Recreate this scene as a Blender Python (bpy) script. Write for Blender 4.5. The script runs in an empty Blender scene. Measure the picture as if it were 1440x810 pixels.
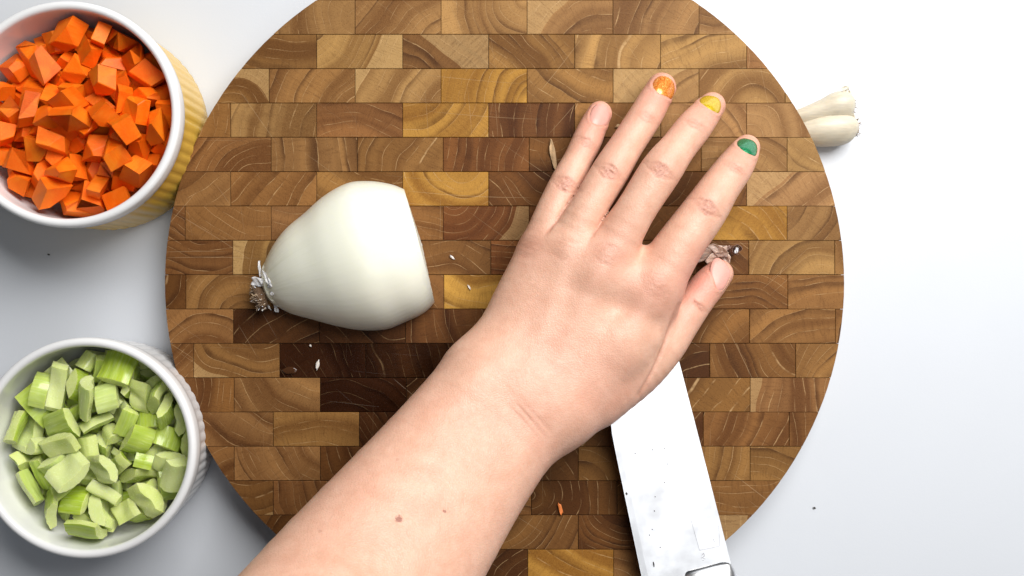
import bpy, bmesh, math, random
import numpy as np
from mathutils import Vector, Matrix, noise as mnoise

# ------------------------------------------------------------------ camera, world, light, exposure
SC = bpy.context.scene
COL = SC.collection
CAM_Z = 0.468                 # camera straight above the table
FPX = 1286.0                  # focal length in photo pixels (photo 1440 x 810)
ZB = 0.023                    # top of the cutting board

cam_d = bpy.data.cameras.new('camera')
cam_d.sensor_width = 36.0
cam_d.lens = 36.0 * FPX / 1440.0
cam_d.clip_start = 0.01
cam_d.clip_end = 50.0
cam = bpy.data.objects.new('camera', cam_d)
COL.objects.link(cam)
cam.location = (0, 0, CAM_Z)
SC.camera = cam

world = bpy.data.worlds.new('World')
SC.world = world
world.use_nodes = True
bg = world.node_tree.nodes['Background']
bg.inputs['Color'].default_value = (0.72, 0.86, 1.0, 1)
bg.inputs['Strength'].default_value = 0.03


def area_light(name, loc, target, sx, sy, watts, color):
    d = bpy.data.lights.new(name, 'AREA')
    d.shape = 'RECTANGLE'
    d.size, d.size_y = sx, sy
    d.energy = watts
    d.color = color
    o = bpy.data.objects.new(name, d)
    COL.objects.link(o)
    o.location = loc
    o.rotation_euler = (Vector(target) - Vector(loc)).to_track_quat('-Z', 'Y').to_euler()
    return o


area_light('window_light', (0.37, 0.54, 0.73), (0.03, 0.03, 0.0), 0.72, 0.62, 16.8, (1.0, 0.985, 0.965))
area_light('ceiling_light', (0.36, -0.28, 1.20), (0.08, -0.08, 0.0), 0.66, 0.66, 2.7, (0.95, 0.97, 1.0))

SC.view_settings.view_transform = 'Standard'
SC.view_settings.look = 'None'
SC.view_settings.exposure = 0.0
SC.view_settings.gamma = 1.0
SC.render.engine = 'CYCLES'
SC.cycles.use_denoising = True

RNG = random.Random(11)


# ------------------------------------------------------------------ helpers
def P(px, py, z):
    s = (CAM_Z - z) / FPX
    return Vector(((px - 720.0) * s, (405.0 - py) * s, z))


def S(z):
    return (CAM_Z - z) / FPX


def srgb(r, g, b):
    def f(c):
        c /= 255.0
        return c / 12.92 if c <= 0.04045 else ((c + 0.055) / 1.055) ** 2.4
    return (f(r), f(g), f(b), 1.0)


def tag(o, label=None, cat=None, group=None, kind=None):
    if label: o['label'] = label
    if cat: o['category'] = cat
    if group: o['group'] = group
    if kind: o['kind'] = kind
    return o


def obj(name, me, mats, parent=None):
    o = bpy.data.objects.new(name, me)
    COL.objects.link(o)
    if mats is not None and len(me.materials) == 0:
        for m in (mats if isinstance(mats, (list, tuple)) else [mats]):
            me.materials.append(m)
    if parent is not None:
        o.parent = parent
    return o


def empty(name, loc=(0, 0, 0)):
    o = bpy.data.objects.new(name, None)
    o.empty_display_size = 0.01
    COL.objects.link(o)
    o.location = loc
    return o


def mesh_from(name, verts, faces, smooth=True):
    me = bpy.data.meshes.new(name)
    me.from_pydata([tuple(v) for v in verts], [], [tuple(f) for f in faces])
    me.update()
    if smooth:
        me.polygons.foreach_set('use_smooth', [True] * len(me.polygons))
    return me


def bm_mesh(name, bm, smooth=True):
    bmesh.ops.recalc_face_normals(bm, faces=bm.faces[:])
    me = bpy.data.meshes.new(name)
    bm.to_mesh(me)
    bm.free()
    if smooth:
        me.polygons.foreach_set('use_smooth', [True] * len(me.polygons))
    return me


class NT:
    """small helper round a material node tree"""
    def __init__(self, name):
        self.m = bpy.data.materials.new(name)
        self.m.use_nodes = True
        self.t = self.m.node_tree
        self.b = self.t.nodes['Principled BSDF']

    def n(self, kind, **kw):
        nd = self.t.nodes.new(kind)
        for k, v in kw.items():
            if k.startswith('i_'):
                nd.inputs[k[2:].replace('_', ' ')].default_value = v
            else:
                setattr(nd, k, v)
        return nd

    def l(self, a, b):
        self.t.links.new(a, b)

    def math(self, op, a, b=None, c=None, clamp=False):
        nd = self.t.nodes.new('ShaderNodeMath')
        nd.operation = op
        nd.use_clamp = clamp
        for i, v in enumerate((a, b, c)):
            if v is None: continue
            if isinstance(v, (int, float)): nd.inputs[i].default_value = v
            else: self.l(v, nd.inputs[i])
        return nd.outputs[0]

    def mix(self, fac, a, b, mode='MIX'):
        nd = self.t.nodes.new('ShaderNodeMix')
        nd.data_type = 'RGBA'
        nd.blend_type = mode
        for i, v in ((0, fac), (6, a), (7, b)):
            if isinstance(v, (int, float, tuple)): nd.inputs[i].default_value = v
            else: self.l(v, nd.inputs[i])
        return nd.outputs[2]

    def ramp(self, fac, stops, interp='LINEAR'):
        nd = self.t.nodes.new('ShaderNodeValToRGB')
        cr = nd.color_ramp
        cr.interpolation = interp
        while len(cr.elements) < len(stops): cr.elements.new(0.5)
        for e, (p, c) in zip(cr.elements, stops):
            e.position = p
            e.color = c if isinstance(c, tuple) else (c, c, c, 1)
        self.l(fac, nd.inputs[0])
        return nd.outputs[0]

    def noise(self, vec, scale, detail=3.0, rough=0.55, dist=0.0):
        nd = self.t.nodes.new('ShaderNodeTexNoise')
        nd.inputs['Scale'].default_value = scale
        nd.inputs['Detail'].default_value = detail
        nd.inputs['Roughness'].default_value = rough
        nd.inputs['Distortion'].default_value = dist
        if vec is not None: self.l(vec, nd.inputs['Vector'])
        return nd.outputs['Fac']

    def bump(self, h, strength, dist, normal=None):
        nd = self.t.nodes.new('ShaderNodeBump')
        nd.inputs['Strength'].default_value = strength
        nd.inputs['Distance'].default_value = dist
        self.l(h, nd.inputs['Height'])
        if normal is not None: self.l(normal, nd.inputs['Normal'])
        return nd.outputs['Normal']

    def set(self, **kw):
        for k, v in kw.items():
            k = k.replace('_', ' ')
            if isinstance(v, (int, float, tuple)): self.b.inputs[k].default_value = v
            else: self.l(v, self.b.inputs[k])
        return self

    def objco(self):
        return self.n('ShaderNodeTexCoord').outputs['Object']

    def attr(self, name, kind='GEOMETRY', out='Fac'):
        nd = self.n('ShaderNodeAttribute')
        nd.attribute_type = kind
        nd.attribute_name = name
        return nd.outputs[out]


def simple(name, color, rough=0.5, metal=0.0, sss=0.0, sssr=(0.004, 0.002, 0.001), var=0.0, vscale=200.0, bump=0.0, bscale=800.0):
    k = NT(name)
    co = k.objco()
    if var > 0:
        f = k.noise(co, vscale, 4.0)
        dark = tuple(c * (1 - var) for c in color[:3]) + (1,)
        lite = tuple(min(1, c * (1 + var)) for c in color[:3]) + (1,)
        k.l(k.mix(k.math('SMOOTHSTEP', f, 0.3, 0.7) if False else f, dark, lite), k.b.inputs['Base Color'])
    else:
        k.set(Base_Color=color)
    k.set(Roughness=rough, Metallic=metal)
    if sss > 0:
        k.set(Subsurface_Weight=sss, Subsurface_Scale=1.0)
        k.b.inputs['Subsurface Radius'].default_value = sssr
    if bump > 0:
        k.l(k.bump(k.noise(co, bscale, 4.0), 1.0, bump), k.b.inputs['Normal'])
    return k.m


# ------------------------------------------------------------------ materials
def mat_table():
    k = NT('white_laminate')
    co = k.objco()
    f = k.noise(co, 9.0, 3.0)
    c = k.mix(f, (0.615, 0.64, 0.68, 1), (0.645, 0.67, 0.71, 1))
    k.set(Base_Color=c, Roughness=k.ramp(k.noise(co, 30.0, 4.0), [(0.3, 0.28), (0.7, 0.38)]), IOR=1.45)
    k.l(k.bump(k.noise(co, 900.0, 2.0), 0.15, 0.0002), k.b.inputs['Normal'])
    return k.m


def mat_wood():
    k = NT('end_grain_wood')
    co = k.objco()
    ring = k.attr('ring_centre', 'OBJECT', 'Vector')
    seed = k.attr('seed', 'OBJECT', 'Fac')
    base = k.attr('wood_colour', 'OBJECT', 'Color')
    wet = k.attr('wet', 'OBJECT', 'Fac')
    sap = k.attr('sap_radius', 'OBJECT', 'Fac')
    pitch = k.attr('ring_pitch', 'OBJECT', 'Fac')
    # shift every block to its own place in the noise fields
    sh = k.n('ShaderNodeCombineXYZ')
    k.l(seed, sh.inputs[0]); k.l(k.math('MULTIPLY', seed, 1.7), sh.inputs[1]); k.l(k.math('MULTIPLY', seed, 0.31), sh.inputs[2])
    vs = k.n('ShaderNodeVectorMath', operation='ADD')
    k.l(co, vs.inputs[0]); k.l(sh.outputs[0], vs.inputs[1])
    nco = vs.outputs[0]
    sub = k.n('ShaderNodeVectorMath', operation='SUBTRACT')
    k.l(co, sub.inputs[0]); k.l(ring, sub.inputs[1])
    flat = k.n('ShaderNodeVectorMath', operation='MULTIPLY')
    k.l(sub.outputs[0], flat.inputs[0]); flat.inputs[1].default_value = (1, 1, 0)
    ln = k.n('ShaderNodeVectorMath', operation='LENGTH')
    k.l(flat.outputs[0], ln.inputs[0])
    r = ln.outputs['Value']
    wob = k.math('MULTIPLY', k.math('SUBTRACT', k.noise(nco, 38.0, 1.0), 0.5), 0.0100)
    wob2 = k.math('MULTIPLY', k.math('SUBTRACT', k.noise(nco, 300.0, 2.0), 0.5), 0.0005)
    rr = k.math('ADD', k.math('ADD', r, wob), wob2)
    # uneven ring spacing: a slow noise along the radius
    rv = k.n('ShaderNodeCombineXYZ')
    k.l(k.math('MULTIPLY', rr, 120.0), rv.inputs[0]); k.l(seed, rv.inputs[1])
    un = k.noise(rv.outputs[0], 1.0, 2.0)
    ph = k.math('ADD', k.math('DIVIDE', rr, pitch), k.math('MULTIPLY', un, 1.6))
    fr = k.math('FRACT', ph)
    band = k.ramp(fr, [(0.0, 0.70), (0.10, 0.46), (0.55, 0.50), (0.86, 0.66), (0.97, 0.98), (1.0, 0.70)])
    line = k.ramp(fr, [(0.0, 0.55), (0.025, 0.0), (0.95, 0.0), (0.975, 1.0), (1.0, 0.55)])
    cell = k.math('FLOOR', ph)
    cv = k.n('ShaderNodeCombineXYZ')
    k.l(k.math('MULTIPLY', cell, 7.31), cv.inputs[0]); k.l(seed, cv.inputs[1])
    wn = k.n('ShaderNodeTexWhiteNoise', noise_dimensions='2D')
    k.l(cv.outputs[0], wn.inputs['Vector'])
    ringtone = wn.outputs['Value']
    # colours
    dark = k.mix(1.0, base, (0.38, 0.30, 0.24, 1), 'MULTIPLY')
    lite = k.mix(1.0, base, (1.42, 1.48, 1.55, 1), 'MULTIPLY')
    pale = k.mix(0.55, base, (0.50, 0.33, 0.145, 1))
    c = k.mix(k.math('MULTIPLY', band, k.math('MULTIPLY_ADD', ringtone, 0.70, 0.30)), base, dark)
    c = k.mix(k.math('MULTIPLY', k.noise(nco, 90.0, 3.0), 0.5), c, lite)
    # broad heartwood and sapwood zones inside one block, following the rings
    zv = k.n('ShaderNodeCombineXYZ')
    k.l(k.math('MULTIPLY', rr, 75.0), zv.inputs[0]); k.l(k.math('ADD', seed, 7.7), zv.inputs[1]); k.l(k.math('MULTIPLY', un, 0.3), zv.inputs[2])
    zn = k.noise(zv.outputs[0], 1.0, 2.0)
    c = k.mix(k.ramp(zn, [(0.47, 0.0), (0.64, 0.88)]), c, k.mix(1.0, base, (0.44, 0.34, 0.26, 1), 'MULTIPLY'))
    c = k.mix(k.ramp(zn, [(0.30, 0.70), (0.45, 0.0)]), c, k.mix(1.0, base, (1.55, 1.60, 1.60, 1), 'MULTIPLY'))
    # a few heartwood streaks, almost black-brown, following the rings
    streak = k.math('MULTIPLY', k.math('GREATER_THAN', ringtone, 0.70), k.ramp(fr, [(0.0, 0.0), (0.45, 0.12), (0.8, 0.95), (0.95, 1.0), (1.0, 0.0)]))
    c = k.mix(k.math('MULTIPLY', streak, k.ramp(k.noise(nco, 60.0, 2.0), [(0.38, 0.1), (0.6, 0.85)])), c, k.mix(1.0, base, (0.26, 0.19, 0.15, 1), 'MULTIPLY'))
    sapm = k.math('GREATER_THAN', rr, sap)
    c = k.mix(k.math('MULTIPLY', sapm, 0.75), c, pale)
    vis = k.ramp(k.noise(nco, 130.0, 2.0), [(0.40, 0.0), (0.62, 0.75)])
    c = k.mix(k.math('MULTIPLY', line, k.math('MULTIPLY', vis, k.math('SUBTRACT', 1.0, k.math('MULTIPLY', wet, 0.7)))), c, (0.56, 0.36, 0.17, 1))
    # pores
    vor = k.n('ShaderNodeTexVoronoi', feature='F1')
    vor.inputs['Scale'].default_value = 1150.0
    k.l(nco, vor.inputs['Vector'])
    pore = k.ramp(vor.outputs['Distance'], [(0.10, 1.0), (0.32, 0.0)])
    c = k.mix(k.math('MULTIPLY', pore, 0.42), c, dark)
    rad = k.n('ShaderNodeVectorMath', operation='NORMALIZE'); k.l(flat.outputs[0], rad.inputs[0])
    rfv = k.n('ShaderNodeVectorMath', operation='MULTIPLY_ADD')
    k.l(rad.outputs[0], rfv.inputs[0]); rfv.inputs[1].default_value = (60, 60, 0)
    rsh = k.n('ShaderNodeVectorMath', operation='SCALE'); rsh.inputs['Scale'].default_value = 130.0
    k.l(nco, rsh.inputs[0]); k.l(rsh.outputs[0], rfv.inputs[2])
    rays = k.noise(rfv.outputs[0], 1.0, 3.0, 0.6)
    c = k.mix(k.ramp(rays, [(0.50, 0.0), (0.72, 0.42)]), c, dark)
    fine = k.noise(nco, 1500.0, 2.0, 0.7)
    c = k.mix(k.math('MULTIPLY', k.math('SUBTRACT', fine, 0.35), 0.5), c, lite)
    # knife scratches shared by the whole board: thin pale lines in a few directions
    geo = k.n('ShaderNodeNewGeometry').outputs['Position']
    scr = None
    for ang, sx, sy, thr in ((0.03, 8.0, 1352.0, 0.74), (1.52, 9.600000000000001, 1248.0, 0.73), (0.62, 11.200000000000001, 1118.0, 0.735), (2.35, 9.600000000000001, 1170.0, 0.745), (1.05, 14.4, 1040.0, 0.75)):
        mp = k.n('ShaderNodeMapping')
        mp.inputs['Rotation'].default_value = (0, 0, ang)
        mp.inputs['Location'].default_value = (ang * 3, ang, 0)
        bend = k.n('ShaderNodeVectorMath', operation='MULTIPLY_ADD')
        nz = k.n('ShaderNodeTexNoise'); nz.inputs['Scale'].default_value = 5.0; nz.inputs['Detail'].default_value = 0.0
        k.l(geo, nz.inputs['Vector'])
        k.l(nz.outputs['Color'], bend.inputs[0]); bend.inputs[1].default_value = (0.035, 0.035, 0); k.l(geo, bend.inputs[2])
        k.l(bend.outputs[0], mp.inputs['Vector'])
        m2 = k.n('ShaderNodeVectorMath', operation='MULTIPLY')
        k.l(mp.outputs[0], m2.inputs[0]); m2.inputs[1].default_value = (sx, sy, 0.0)
        s = k.ramp(k.noise(m2.outputs[0], 1.0, 1.0), [(thr, 0.0), (thr + 0.02, 1.0)])
        scr = s if scr is None else k.math('MAXIMUM', scr, s)
    zone = k.ramp(k.noise(geo, 14.0, 2.0), [(0.38, 0.15), (0.65, 1.0)])
    c = k.mix(k.math('MULTIPLY', scr, k.math('MULTIPLY', zone, 0.28)), c, (0.62, 0.43, 0.24, 1))
    k.l(c, k.b.inputs['Base Color'])
    rough = k.math('SUBTRACT', k.math('MULTIPLY_ADD', fine, 0.25, 0.48), k.math('MULTIPLY', wet, 0.30))
    k.set(Roughness=rough, Specular_IOR_Level=0.14)
    h = k.math('SUBTRACT', k.math('MULTIPLY', fine, 0.35), k.math('ADD', k.math('MULTIPLY', pore, 0.5), k.math('MULTIPLY', scr, 0.8)))
    k.l(k.bump(h, 0.45, 0.00025), k.b.inputs['Normal'])
    return k.m


def mat_skin():
    k = NT('skin')
    co = k.objco()
    flush = k.attr('flush')
    tan = k.attr('tan')
    groove_shade = k.attr('groove_shade')
    blot = k.ramp(k.noise(co, 120.0, 5.0, 0.65), [(0.32, 0.0), (0.68, 1.0)])
    fine = k.noise(co, 900.0, 3.0, 0.65)
    c = k.mix(blot, (0.640, 0.358, 0.248, 1), (0.735, 0.452, 0.330, 1))
    c = k.mix(k.math('MULTIPLY', k.ramp(k.noise(co, 42.0, 3.0), [(0.42, 0.0), (0.70, 1.0)]), 0.20), c, (0.69, 0.35, 0.255, 1))
    c = k.mix(k.math('MULTIPLY', k.ramp(fine, [(0.35, 0.0), (0.75, 1.0)]), 0.22), c, (0.50, 0.26, 0.17, 1))
    c = k.mix(k.math('MULTIPLY', flush, 0.66), c, (0.66, 0.225, 0.175, 1))
    c = k.mix(k.math('MULTIPLY', tan, 0.65), c, (0.36, 0.165, 0.095, 1))
    c = k.mix(k.math('MULTIPLY', groove_shade, 0.80), c, (0.38, 0.15, 0.10, 1))  # creases and finger gaps darkened: shade painted into the skin
    # freckles and short hair-like specks on the arm
    vor = k.n('ShaderNodeTexVoronoi', feature='F1'); vor.inputs['Scale'].default_value = 105.0
    k.l(co, vor.inputs['Vector'])
    fk = k.math('MULTIPLY', k.ramp(vor.outputs['Distance'], [(0.03, 1.0), (0.085, 0.0)]), k.math('GREATER_THAN', k.noise(co, 30.0, 1.0), 0.5))
    c = k.mix(k.math('MULTIPLY', fk, 0.22), c, (0.40, 0.19, 0.11, 1))
    # moles
    mole = None
    for p, rad, st in MOLES:
        d = k.n('ShaderNodeVectorMath', operation='DISTANCE')
        wob = k.n('ShaderNodeVectorMath', operation='MULTIPLY_ADD')
        nz = k.n('ShaderNodeTexNoise'); nz.inputs['Scale'].default_value = 900.0
        k.l(co, nz.inputs['Vector'])
        k.l(nz.outputs['Color'], wob.inputs[0]); wob.inputs[1].default_value = (rad * 1.3,) * 3; k.l(co, wob.inputs[2])
        k.l(wob.outputs[0], d.inputs[0]); d.inputs[1].default_value = (p[0] + rad * .65, p[1] + rad * .65, p[2] + rad * .65)
        f = k.math('MULTIPLY', k.ramp(k.math('DIVIDE', d.outputs['Value'], rad * 2), [(0.32, 1.0), (0.52, 0.0)]), st)
        mole = f if mole is None else k.math('MAXIMUM', mole, f)
    c = k.mix(mole, c, (0.27, 0.085, 0.05, 1))
    k.l(c, k.b.inputs['Base Color'])
    k.set(Roughness=k.math('MULTIPLY_ADD', fine, 0.22, 0.34), Specular_IOR_Level=0.42, Subsurface_Weight=0.14, Subsurface_Scale=1.0)
    k.b.inputs['Subsurface Radius'].default_value = (0.0030, 0.0011, 0.0006)
    v2 = k.n('ShaderNodeTexVoronoi', feature='DISTANCE_TO_EDGE'); v2.inputs['Scale'].default_value = 900.0
    k.l(co, v2.inputs['Vector'])
    h = k.math('ADD', k.math('MULTIPLY', k.math('MINIMUM', v2.outputs['Distance'], 0.25), 1.6), k.math('MULTIPLY', k.noise(co, 380.0, 3.0), 0.9))
    k.l(k.bump(h, 0.45, 0.00030), k.b.inputs['Normal'])
    return k.m


def mat_carrot():
    k = NT('raw_carrot')
    co = k.objco()
    rnd = k.n('ShaderNodeObjectInfo').outputs['Random']
    sh = k.n('ShaderNodeVectorMath', operation='ADD')
    cb = k.n('ShaderNodeCombineXYZ'); k.l(rnd, cb.inputs[0]); k.l(rnd, cb.inputs[2])
    k.l(co, sh.inputs[0]); k.l(cb.outputs[0], sh.inputs[1])
    f = k.noise(sh.outputs[0], 230.0, 4.0)
    c = k.mix(f, (0.86, 0.105, 0.002, 1), (0.98, 0.185, 0.004, 1))
    c = k.mix(k.math('MULTIPLY', rnd, 0.45), c, (0.92, 0.150, 0.004, 1))
    core = k.ramp(k.noise(sh.outputs[0], 90.0, 1.0), [(0.52, 0.0), (0.62, 1.0)])
    c = k.mix(k.math('MULTIPLY', core, 0.35), c, (0.98, 0.27, 0.012, 1))
    fib = k.n('ShaderNodeVectorMath', operation='MULTIPLY'); k.l(sh.outputs[0], fib.inputs[0]); fib.inputs[1].default_value = (1400, 1400, 160)
    fb = k.noise(fib.outputs[0], 1.0, 3.0)
    c = k.mix(k.math('MULTIPLY', k.math('SUBTRACT', fb, 0.42), 0.45), c, (1.0, 0.36, 0.05, 1))
    k.set(Base_Color=c, Roughness=k.math('MULTIPLY_ADD', fb, 0.3, 0.30), Specular_IOR_Level=0.20, Subsurface_Weight=0.30, Subsurface_Scale=1.0)
    k.b.inputs['Subsurface Radius'].default_value = (0.003, 0.001, 0.0003)
    k.l(k.bump(fb, 0.35, 0.0003), k.b.inputs['Normal'])
    return k.m


def mat_celery(name, c1, c2, ribs):
    k = NT(name)
    co = k.objco()
    rnd = k.n('ShaderNodeObjectInfo').outputs['Random']
    sh = k.n('ShaderNodeVectorMath', operation='ADD')
    cb = k.n('ShaderNodeCombineXYZ'); k.l(rnd, cb.inputs[0]); k.l(rnd, cb.inputs[2])
    k.l(co, sh.inputs[0]); k.l(cb.outputs[0], sh.inputs[1])
    f = k.noise(sh.outputs[0], 130.0, 3.0)
    c = k.mix(f, c1, c2)
    c = k.mix(k.math('MULTIPLY', k.math('POWER', rnd, 2.0), 0.55), c, (0.70, 0.76, 0.40, 1))
    fib = k.n('ShaderNodeVectorMath', operation='MULTIPLY'); k.l(sh.outputs[0], fib.inputs[0])
    fib.inputs[1].default_value = (900, 900, 70) if ribs else (1100, 1100, 1100)
    fb = k.noise(fib.outputs[0], 1.0, 3.0)
    c = k.mix(k.math('MULTIPLY', k.math('SUBTRACT', fb, 0.38), 0.8), c, (0.66, 0.74, 0.40, 1))
    k.set(Base_Color=c, Roughness=k.math('MULTIPLY_ADD', fb, 0.25, 0.12), Subsurface_Weight=0.5, Subsurface_Scale=1.0)
    k.b.inputs['Subsurface Radius'].default_value = (0.0035, 0.0040, 0.0010)
    k.l(k.bump(fb, 0.3, 0.0004), k.b.inputs['Normal'])
    return k.m


def mat_onion():
    k = NT('peeled_onion')
    co = k.objco()
    ang = k.attr('meridian')
    near = k.attr('near_root')
    v = k.n('ShaderNodeCombineXYZ')
    k.l(k.math('MULTIPLY', ang, 34.0), v.inputs[0]); k.l(k.math('MULTIPLY', near, 0.8), v.inputs[1])
    ln = k.noise(v.outputs[0], 1.0, 4.0, 0.65)
    w = k.math('MULTIPLY', k.ramp(ln, [(0.48, 0.0), (0.66, 1.0)]), k.math('MULTIPLY_ADD', k.math('POWER', near, 3.0), 0.55, 0.02))
    c = k.mix(k.noise(co, 28.0, 2.0), (0.80, 0.81, 0.68, 1), (0.85, 0.845, 0.74, 1))
    c = k.mix(w, c, (0.47, 0.47, 0.27, 1))
    c = k.mix(k.math('MULTIPLY', k.math('POWER', near, 5.0), 0.7), c, (0.55, 0.50, 0.33, 1))
    k.set(Base_Color=c, Roughness=0.30, Specular_IOR_Level=0.4, Subsurface_Weight=0.35, Subsurface_Scale=1.0, Coat_Weight=0.15, Coat_Roughness=0.2)
    k.b.inputs['Subsurface Radius'].default_value = (0.006, 0.006, 0.004)
    k.l(k.bump(ln, 0.25, 0.0004), k.b.inputs['Normal'])
    return k.m


def mat_polish(name, c1, c2, flake):
    k = NT(name)
    co = k.objco()
    vor = k.n('ShaderNodeTexVoronoi'); vor.inputs['Scale'].default_value = 2600.0
    k.l(co, vor.inputs['Vector'])
    c = k.mix(k.noise(co, 700.0, 3.0), c1, c2)
    sp = k.n('ShaderNodeSeparateColor'); k.l(vor.outputs['Color'], sp.inputs[0])
    c = k.mix(k.math('MULTIPLY', k.math('GREATER_THAN', sp.outputs[0], 0.72), 0.55), c, flake)
    k.set(Base_Color=c, Metallic=0.45, Roughness=k.math('MULTIPLY_ADD', sp.outputs[1], 0.25, 0.22), Coat_Weight=0.8, Coat_Roughness=0.08)
    k.l(k.bump(sp.outputs[2], 0.2, 0.0001), k.b.inputs['Normal'])
    return k.m


def mat_steel():
    k = NT('brushed_steel')
    co = k.objco()
    st = k.n('ShaderNodeVectorMath', operation='MULTIPLY'); k.l(co, st.inputs[0]); st.inputs[1].default_value = (2400, 60, 60)
    f = k.noise(st.outputs[0], 1.0, 3.0)
    smear = k.ramp(k.noise(co, 55.0, 4.0, 0.6), [(0.42, 0.0), (0.66, 1.0)])
    c = k.mix(k.math('MULTIPLY', smear, 0.22), (0.92, 0.92, 0.925, 1), (0.72, 0.72, 0.76, 1))
    k.set(Base_Color=c, Metallic=1.0, Roughness=k.math('ADD', k.math('MULTIPLY_ADD', f, 0.08, 0.28), k.math('MULTIPLY', smear, 0.12)))
    k.l(k.bump(f, 0.05, 0.0001), k.b.inputs['Normal'])
    return k.m


def mat_paper(name, col, trans=0.35):
    k = NT(name)
    co = k.objco()
    st = k.n('ShaderNodeVectorMath', operation='MULTIPLY'); k.l(co, st.inputs[0]); st.inputs[1].default_value = (150, 1200, 600)
    f = k.noise(st.outputs[0], 1.0, 3.0)
    dark = tuple(c * 0.62 for c in col[:3]) + (1,)
    k.set(Base_Color=k.mix(f, dark, col), Roughness=0.42, Subsurface_Weight=trans, Subsurface_Scale=1.0)
    k.b.inputs['Subsurface Radius'].default_value = (0.002, 0.0015, 0.001)
    k.l(k.bump(f, 0.4, 0.0002), k.b.inputs['Normal'])
    return k.m


M = {}
M['table'] = mat_table()
M['wood'] = mat_wood()
M['glue'] = simple('dark_glue', (0.045, 0.024, 0.012, 1), 0.7)
M['white_glaze'] = simple('white_glaze', (0.80, 0.80, 0.80, 1), 0.16, var=0.02, vscale=40)
M['yellow_glaze'] = simple('yellow_glaze', (0.74, 0.47, 0.075, 1), 0.22, var=0.10, vscale=70)
M['carrot'] = mat_carrot()
M['celery_skin'] = mat_celery('celery_skin', (0.31, 0.46, 0.016, 1), (0.52, 0.63, 0.065, 1), True)
M['celery_flesh'] = mat_celery('celery_flesh', (0.47, 0.58, 0.070, 1), (0.82, 0.85, 0.42, 1), False)
M['onion'] = mat_onion()
M['onion_root'] = simple('onion_root', (0.10, 0.055, 0.026, 1), 0.8, var=0.6, vscale=900, bump=0.0008, bscale=1200)
M['fibre'] = simple('root_fibre', (0.52, 0.38, 0.24, 1), 0.7, var=0.4, vscale=600)
M['white_paper'] = mat_paper('onion_paper', (0.86, 0.83, 0.80, 1))
M['garlic'] = mat_paper('garlic_skin', (0.76, 0.68, 0.53, 1), 0.4)
M['garlic_pink'] = mat_paper('pink_garlic_skin', (0.74, 0.50, 0.38, 1), 0.3)
M['garlic_dark'] = mat_paper('dark_garlic_skin', (0.36, 0.22, 0.18, 1), 0.2)
M['steel'] = mat_steel()
M['handle'] = simple('black_handle', (0.018, 0.018, 0.02, 1), 0.42, bump=0.0002)
M['etch'] = simple('etched_grey', (0.50, 0.50, 0.53, 1), 0.5)
M['speck'] = simple('dark_speck', (0.05, 0.045, 0.04, 1), 0.6)
M['nail_bare'] = simple('bare_nail', (0.68, 0.34, 0.28, 1), 0.40, sss=0.15, sssr=(0.002, 0.001, 0.0007), var=0.06, vscale=300)
M['nail_tip'] = simple('nail_free_edge', (0.80, 0.62, 0.52, 1), 0.30, sss=0.2, sssr=(0.002, 0.001, 0.0007))
M['nail_orange'] = mat_polish('orange_shimmer_polish', (0.70, 0.15, 0.015, 1), (0.86, 0.27, 0.03, 1), (1.0, 0.62, 0.15, 1))
M['nail_yellow'] = mat_polish('yellow_shimmer_polish', (0.60, 0.40, 0.003, 1), (0.74, 0.50, 0.006, 1), (0.86, 0.64, 0.04, 1))
M['nail_green'] = mat_polish('green_shimmer_polish', (0.004, 0.13, 0.050, 1), (0.010, 0.25, 0.095, 1), (0.05, 0.42, 0.19, 1))

# ------------------------------------------------------------------ the setting: table
tb = bmesh.new()
bmesh.ops.create_grid(tb, x_segments=2, y_segments=2, size=1.4)
table = obj('table', bm_mesh('table', tb, False), M['table'])
tag(table, 'smooth white table top', None, None, 'structure')

# ------------------------------------------------------------------ cutting board of end-grain blocks
BC = P(709.5, 398.0, ZB)
BR = 477.5 * S(ZB)
board = empty('cutting_board', (BC.x, BC.y, 0.0))
tag(board, 'round end-grain wooden cutting board on the white table', 'cutting board')


def clip_poly(poly, nx, ny, d):
    out = []
    for i in range(len(poly)):
        a, b = poly[i], poly[(i + 1) % len(poly)]
        da, db = a[0] * nx + a[1] * ny - d, b[0] * nx + b[1] * ny - d
        if da <= 0: out.append(a)
        if (da < 0 < db) or (db < 0 < da):
            t = da / (da - db)
            out.append((a[0] + (b[0] - a[0]) * t, a[1] + (b[1] - a[1]) * t))
    return out


def prism(poly, z0, z1, bev, seg=1):
    bm = bmesh.new()
    lo = [bm.verts.new((x, y, z0)) for x, y in poly]
    hi = [bm.verts.new((x, y, z1)) for x, y in poly]
    n = len(poly)
    bm.faces.new(lo[::-1])
    top = bm.faces.new(hi)
    for i in range(n):
        bm.faces.new((lo[i], lo[(i + 1) % n], hi[(i + 1) % n], hi[i]))
    bmesh.ops.bevel(bm, geom=list(top.edges), offset=bev, segments=seg, affect='EDGES', profile=0.5)
    return bm


# glue core just under the block tops
core = [(math.cos(2 * math.pi * i / 160) * (BR - 0.0012), math.sin(2 * math.pi * i / 160) * (BR - 0.0012)) for i in range(160)]
obj('core', bm_mesh('core', prism(core, 0.0008, ZB - 0.0007, 0.0003), False), M['glue'], board)

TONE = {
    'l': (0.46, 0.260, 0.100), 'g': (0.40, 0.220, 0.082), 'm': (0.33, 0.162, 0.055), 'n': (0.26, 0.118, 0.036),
    'd': (0.175, 0.070, 0.019), 'y': (0.60, 0.320, 0.065), 'r': (0.235, 0.090, 0.026), 'k': (0.050, 0.017, 0.006), 'b': (0.095, 0.036, 0.011),
}
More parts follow.
